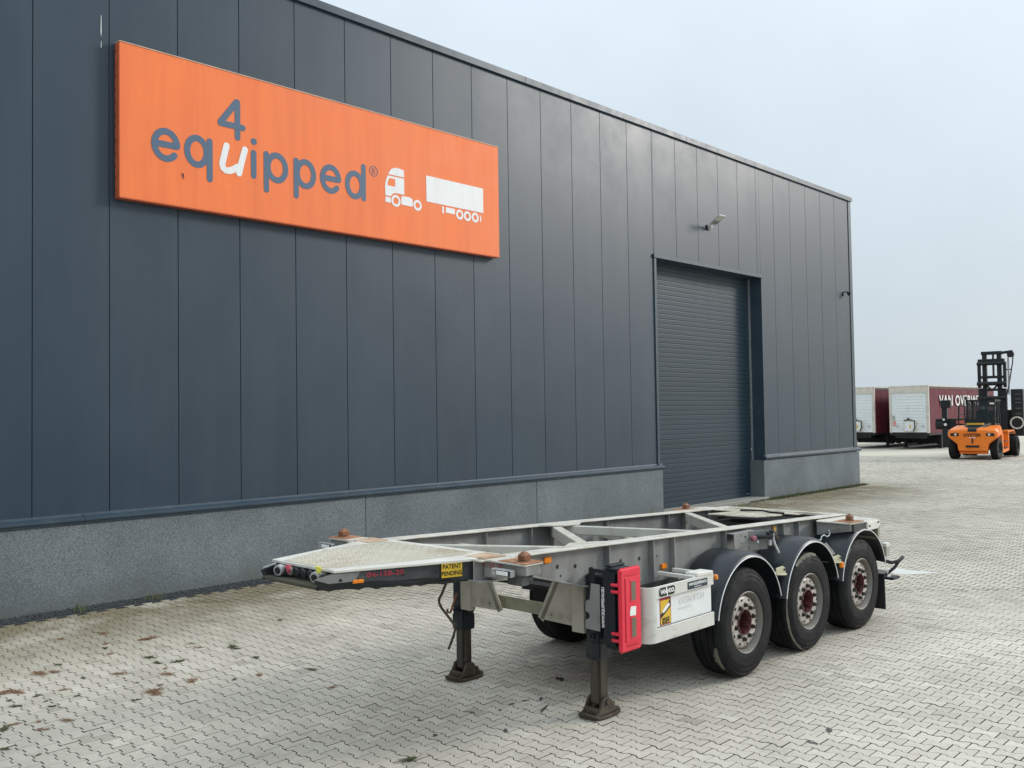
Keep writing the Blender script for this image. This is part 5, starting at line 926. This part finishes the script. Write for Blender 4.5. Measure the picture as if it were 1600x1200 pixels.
# ================================================================== CURTAIN TRAILERS (background)
def curtain_trailer(x, y0, label, letters):
    t = empty('curtain_trailer', (x, y0+1.22, 0)); tag(t, label, 'trailer', 'maroon curtain trailers parked behind the warehouse corner')
    Wd, H0, H1, Ln = 1.22, 1.02, 3.98, 12.9
    b = MB(); b.box(0.02,0.10,-Wd+0.12,Wd-0.12,H0+0.02,H1-0.45); b.build('front_wall', M_twhite, t)
    zz = H0+0.02
    for k in range(14):
        b = MB(); b.box(-0.005,0.02,-Wd+0.16,Wd-0.16,zz+0.008,zz+0.178); b.build('front_plank', M_twhite, t, bevel=0.006); zz += 0.186
    for s in (1,-1):
        b = MB(); b.box(-0.03,0.15,min(s*Wd,s*(Wd-0.15)),max(s*Wd,s*(Wd-0.15)),H0-0.02,H1-0.03); b.build('corner_post', M_tcream, t, bevel=0.03)
    b = MB(); b.hexa([(-0.05,-Wd+0.10,H1-0.44),(0.2,-Wd+0.1,H1-0.44),(0.2,Wd-0.10,H1-0.44),(-0.05,Wd-0.10,H1-0.44),(-0.06,-Wd-0.01,H1-0.10),(0.2,-Wd-0.01,H1-0.10),(0.2,Wd+0.01,H1-0.10),(-0.06,Wd+0.01,H1-0.10)]); b.box(-0.06,0.2,-Wd-0.01,Wd+0.01,H1-0.098,H1); b.build('front_header', M_tcream, t, bevel=0.015)
    b = MB(); b.box(0.2,Ln,-Wd+0.03,Wd-0.03,H1-0.07,H1-0.02); b.build('roof', M_tcream, t)
    for s in (1,-1):
        n_ = 46; vs = []
        for i in range(n_+1):
            xx = 0.16+(Ln-0.2)*i/n_; w_ = s*(Wd-0.01+0.012*math.sin(i*1.9)+0.008*math.sin(i*0.7)); vs += [(xx,w_,H0-0.03),(xx,w_,H1-0.20)]
        b = MB(); b.add(vs, [(2*i,2*i+2,2*i+3,2*i+1) for i in range(n_)]); b.build('curtain', M_curtain, t, smooth=True, fix=False)
        b = MB(); b.box(0.15,Ln,min(s*(Wd-0.06),s*(Wd+0.012)),max(s*(Wd-0.06),s*(Wd+0.012)),H1-0.22,H1-0.08); b.build('curtain_rail', mat('rail_dark', (0.10,0.07,0.065), 0.6, var=0.2), t)
        b = MB(); b.box(0.10,Ln,min(s*(Wd-0.05),s*(Wd+0.005)),max(s*(Wd-0.05),s*(Wd+0.005)),H1-0.078,H1-0.005); b.build('roof_edge', M_tcream, t)
    if letters: text('lettering', letters, 0.95, M_printwhite, t, (1.75, -Wd-0.045, 2.98), (1,0,0), (0,0,1), align='LEFT', sx=1.22, bold=0.018, space=1.08)
    b = MB(); b.box(0.0,Ln,-Wd+0.02,Wd-0.02,H0-0.16,H0-0.02); b.box(0.5,Ln,-0.5,0.5,0.62,H0-0.16); b.box(0.05,0.5,-0.9,0.9,0.70,H0-0.16); b.build('chassis', M_under, t)
    b = MB(); b.box(2.7,7.0,-Wd+0.08,Wd-0.08,0.28,0.84); b.build('underbody_mass', M_under, t)  # plain black mass filling the space below the floor, side to side
    b = MB(); b.box(2.2,2.4,-Wd+0.05,-Wd+0.2,0.05,H0-0.1); b.box(2.12,2.48,-Wd,-Wd+0.25,0.0,0.05); b.build('landing_leg', M_under, t)
    b = MB(); b.box(2.2,2.4,Wd-0.2,Wd-0.05,0.05,H0-0.1); b.box(2.12,2.48,Wd-0.25,Wd,0.0,0.05); b.build('landing_leg', M_under, t)
    b = MB(); b.box(2.6,7.2,-Wd+0.02,-Wd+0.07,0.45,0.85); b.box(2.6,7.2,Wd-0.07,Wd-0.02,0.45,0.85); b.build('side_guard', M_under, t)
    for k in range(3):
        for s in (1,-1): copy_tree(fw0, t, (8.3+1.3*k, s*(Wd-0.2), 0.52), (0,0,0))
    # service connections on the front wall
    b = MB(); b.box(-0.16,-0.006,-0.42,0.28,H0+0.05,H0+0.82); bx_ = b.build('service_box', M_tcream, t, bevel=0.03)
    b = MB(); b.box(-0.175,-0.16,-0.36,0.22,H0+0.10,H0+0.70); b.build('service_panel', M_twhite, bx_)
    b = MB(); b.cyl((-0.176,-0.10,H0+0.36),(-0.19,-0.10,H0+0.36),0.21,seg=24); b.build('round_cover', M_signwhite, bx_)
    b = MB(); b.prism([(-0.192,-0.06,H0+0.50),(-0.192,-0.20,H0+0.48),(-0.192,-0.17,H0+0.40),(-0.192,-0.16,H0+0.25),(-0.192,-0.08,H0+0.25),(-0.192,-0.09,H0+0.40)], (-0.004,0,0)); b.build('yellow_mark', M_yellow, bx_)
    b = MB(); b.tube([(-0.18,0.25,H0+0.78),(-0.2,-0.1,H0+0.82),(-0.2,-0.40,H0+0.75),(-0.2,-0.42,H0+0.3),(-0.18,-0.30,H0+0.1)],0.035,6); b.box(-0.18,-0.1,-0.05,0.05,H0+0.8,H0+0.92); b.build('hose', M_black, bx_)
    for y_ in (-0.85, 0.72): b = MB(); b.lathe([(0.0,-0.03),(0.085,-0.03),(0.12,-0.01),(0.12,0.0)], 18, (-0.006,y_,H0+0.42), 'x'); b.build('cable_cover', M_lampgrey, t)
    b = MB(); b.box(-0.012,-0.006,0.80,1.02,H0+0.40,H0+0.75); b.build('document_tag', mat('pale_red', (0.65,0.30,0.26), 0.5), t)
    b = MB(); b.box(-0.012,-0.006,0.86,1.04,H0+0.80,H0+1.08); b.build('document_holder', mat('pale_green', (0.36,0.42,0.40), 0.4), t)
    return t
curtain_trailer(59.2, 7.68, 'white fronted curtain trailer with maroon side lettered in white, behind the forklift', 'VAN OVERWEL')
curtain_trailer(59.2, 11.06, 'white fronted maroon curtain trailer half hidden behind the warehouse corner', None)

# ================================================================== SMALL THINGS ON THE GROUND
def gpoint(px_, py_):
    d = Vector(fw2)+Vector(CR)*((px_-800)/FPX)-Vector(CU)*((py_-600)/FPX); t = -CAM_P.z/d.z; p = CAM_P+d*t; return p.x, p.y
def blob(px_, py_, ru, rv, seed, name, m_, zt_=0.0025):
    x, y = gpoint(px_, py_); random.seed(seed); b = MB(); n_ = 22; ph = [random.uniform(0, 6.28) for _ in range(4)]
    vs = [(ru*math.cos(t)*(1+0.30*math.sin(2*t+ph[0])+0.2*math.sin(3*t+ph[1])+0.12*math.sin(5*t+ph[2])), rv*math.sin(t)*(1+0.3*math.sin(2*t+ph[3])+0.2*math.sin(4*t+ph[0])), 0) for t in np.linspace(0, 2*math.pi, n_+1)[:-1]]
    b.add(vs, [tuple(range(n_))]); o = b.build(name, m_, None, fix=False); o.location = (x, y, zt_); o.rotation_euler = (0,0,random.uniform(0,3.1)); return o
spots = [(875,1061,0.08,0.035),(845,1092,0.05,0.015),(790,1142,0.04,0.02),(735,1113,0.045,0.02),(680,1149,0.04,0.02),(820,1095,0.03,0.02),(800,1100,0.03,0.02),(782,1110,0.03,0.018),(850,1108,0.09,0.018),(1270,1161,0.05,0.025),(1295,1141,0.06,0.02),(655,1126,0.018,0.012)]
for k, s_ in enumerate(spots): tag(blob(*s_, 20+k, 'oil_stain', M_oil), 'small dark oil spot on the pale paving in front of the trailer', 'stain', 'dark oil spots on the paving')
tag(blob(1408, 893, 0.42, 0.22, 3, 'pale_patch', M_lime), 'pale whitish patch on the paving behind the trailer', 'stain')
b = MB(); random.seed(77)
for (xa, ya, xb, yb_, bend) in [(33,4.5,47,7.5,2.2),(33.5,5.6,48,8.8,2.2),(35,-1,47,4,-2.5),(36,-2.2,48.5,2.8,-2.5),(31.5,-4.5,46,-1.5,1.4),(31.5,-6.2,46,-3.2,1.4)]:
    pts = []; 
    for i in range(31):
        t = i/30; x = xa+(xb-xa)*t; y = ya+(yb_-ya)*t+bend*4*t*(1-t)*0.5; pts.append((x, y))
    vs = []
    for i, (x, y) in enumerate(pts):
        w_ = 0.11*(0.5+random.random()*0.6)*min(1, 4*min(i, 30-i)/30+0.15); vs += [(x, y-w_, 0.0045), (x, y+w_, 0.0045)]
    b.add(vs, [(2*i, 2*i+2, 2*i+3, 2*i+1) for i in range(30)])
kind(b.build('tyre_marks', mat('tyre_mark', (0.40, 0.37, 0.30), 0.85, var=0.2, vscale=4), None, fix=False), 'stuff')
def tuft_mesh(seed, n_, spread, hgt, m_, flat_=0.5):
    random.seed(seed); b = MB()
    for _ in range(n_):
        a = random.uniform(0, 6.28); r_ = spread*random.random()**0.7; x = r_*math.cos(a)*1.6; y = r_*math.sin(a)*0.7
        d = random.uniform(0, 6.28); l_ = hgt*random.uniform(0.5, 1.2); w_ = random.uniform(0.0015, 0.0035); tx = l_*math.cos(d)*flat_*1.6; ty = l_*math.sin(d)*flat_*1.6; px_, py_ = -math.sin(d)*w_, math.cos(d)*w_
        b.add([(x-px_,y-py_,0),(x+px_,y+py_,0),(x+tx*.6+px_,y+ty*.6+py_,l_*.55),(x+tx,y+ty,l_*.7),(x+tx*.6-px_,y+ty*.6-py_,l_*.55)], [(0,1,2,3,4)])
    o = b.build('weed_tuft', m_, None, fix=False); return o
red = [(62,1053),(85,1050),(233,998),(163,990),(165,1006),(172,1022),(187,1053),(244,1079),(240,1083),(298,1006),(310,1012),(300,1064),(258,1045),(15,1082),(22,1132),(60,1128),(12,1080),(68,1140),(105,1126),(520,1074),(405,1055),(100,1078),(262,1054),(225,1000),(95,999),(30,1083)]
grn = [(235,1028),(245,1036),(250,1037),(278,1034),(92,1039),(215,1067),(130,1060),(25,1104),(5,1140),(120,1088),(165,1013),(362,1011),(368,1014),(482,1045),(488,1047),(400,1028),(15,1095),(58,1088),(72,1096),(80,1104),(213,1094),(250,1071),(640,1188),(85,1103),(366,1062),(8,1171),(60,1180),(110,945),(205,942),(437,969)]
rp_ = [tuft_mesh(100+k, 120, 0.10, 0.05, M_redweed, 0.9) for k in range(3)]; gp_ = [tuft_mesh(200+k, 90, 0.06, 0.05, M_moss, 0.7) for k in range(3)]
def place(protos, pts, label, grp, seed):
    random.seed(seed)
    for k, (a, b_) in enumerate(pts):
        o = protos[k] if k < len(protos) else copy(protos[k % len(protos)])
        x, y = gpoint(a, b_); o.location = (x, y, 0.0); s_ = random.choice((0.3, 0.4, 0.5, 0.6, 0.8)); o.scale = (s_*0.95, s_*0.95, s_*0.55); o.rotation_euler = (0,0,random.uniform(0,6.28)); tag(o, label, 'weed', grp)
place(rp_, red, 'low russet dried weed in a paving joint left of the trailer', 'russet weeds in the paving joints', 5)
place(gp_, grn, 'low green weed tuft in a joint of the pale paving', 'green weeds in the paving joints', 6)
# moss and grass fringe along the foot of the walls
random.seed(11); b = MB()
def blade(b, x, y, h):
    d = random.uniform(0,6.28); w_ = random.uniform(0.003,0.006); lx, ly = math.cos(d)*h*0.5, math.sin(d)*h*0.5; px_, py_ = -math.sin(d)*w_, math.cos(d)*w_
    b.add([(x-px_,y-py_,-0.005),(x+px_,y+py_,-0.005),(x+lx*.5+px_,y+ly*.5+py_,h*.7),(x+lx,y+ly,h)], [(0,1,2,3)])
for _ in range(5200):
    x = random.choice((random.uniform(24.3,31.1), random.uniform(23.3,26.5), random.uniform(24.3,31.1)))
    if random.random() > 0.35+0.65*(mnoise.noise((x*1.7,0,3))*0.5+0.5): continue
    blade(b, x, -0.05-abs(random.gauss(0,0.10)), random.uniform(0.02,0.07))
for _ in range(900): x = random.gauss(21.6,0.9); blade(b, x, -0.25-abs(random.gauss(0,0.25)), random.uniform(0.015,0.045))
for cx2 in (5.05, 6.1):
    for _ in range(60): blade(b, random.gauss(cx2,0.06), -0.30+random.gauss(0,0.08), random.uniform(0.02,0.09))
kind(b.build('wall_foot_grass', M_moss, None, fix=False), 'stuff')
for o in bpy.data.objects:
    if o.name.split('.')[0] in ('plug_rings','wheel_nuts','hand_hole_shade','hub_bolts','bolt_holes','bolts','rivets','vent_slots','bird_streak','lamp_lenses','work_lamps','column_lamps'): o['kind'] = 'stuff'
bpy.context.view_layer.update()
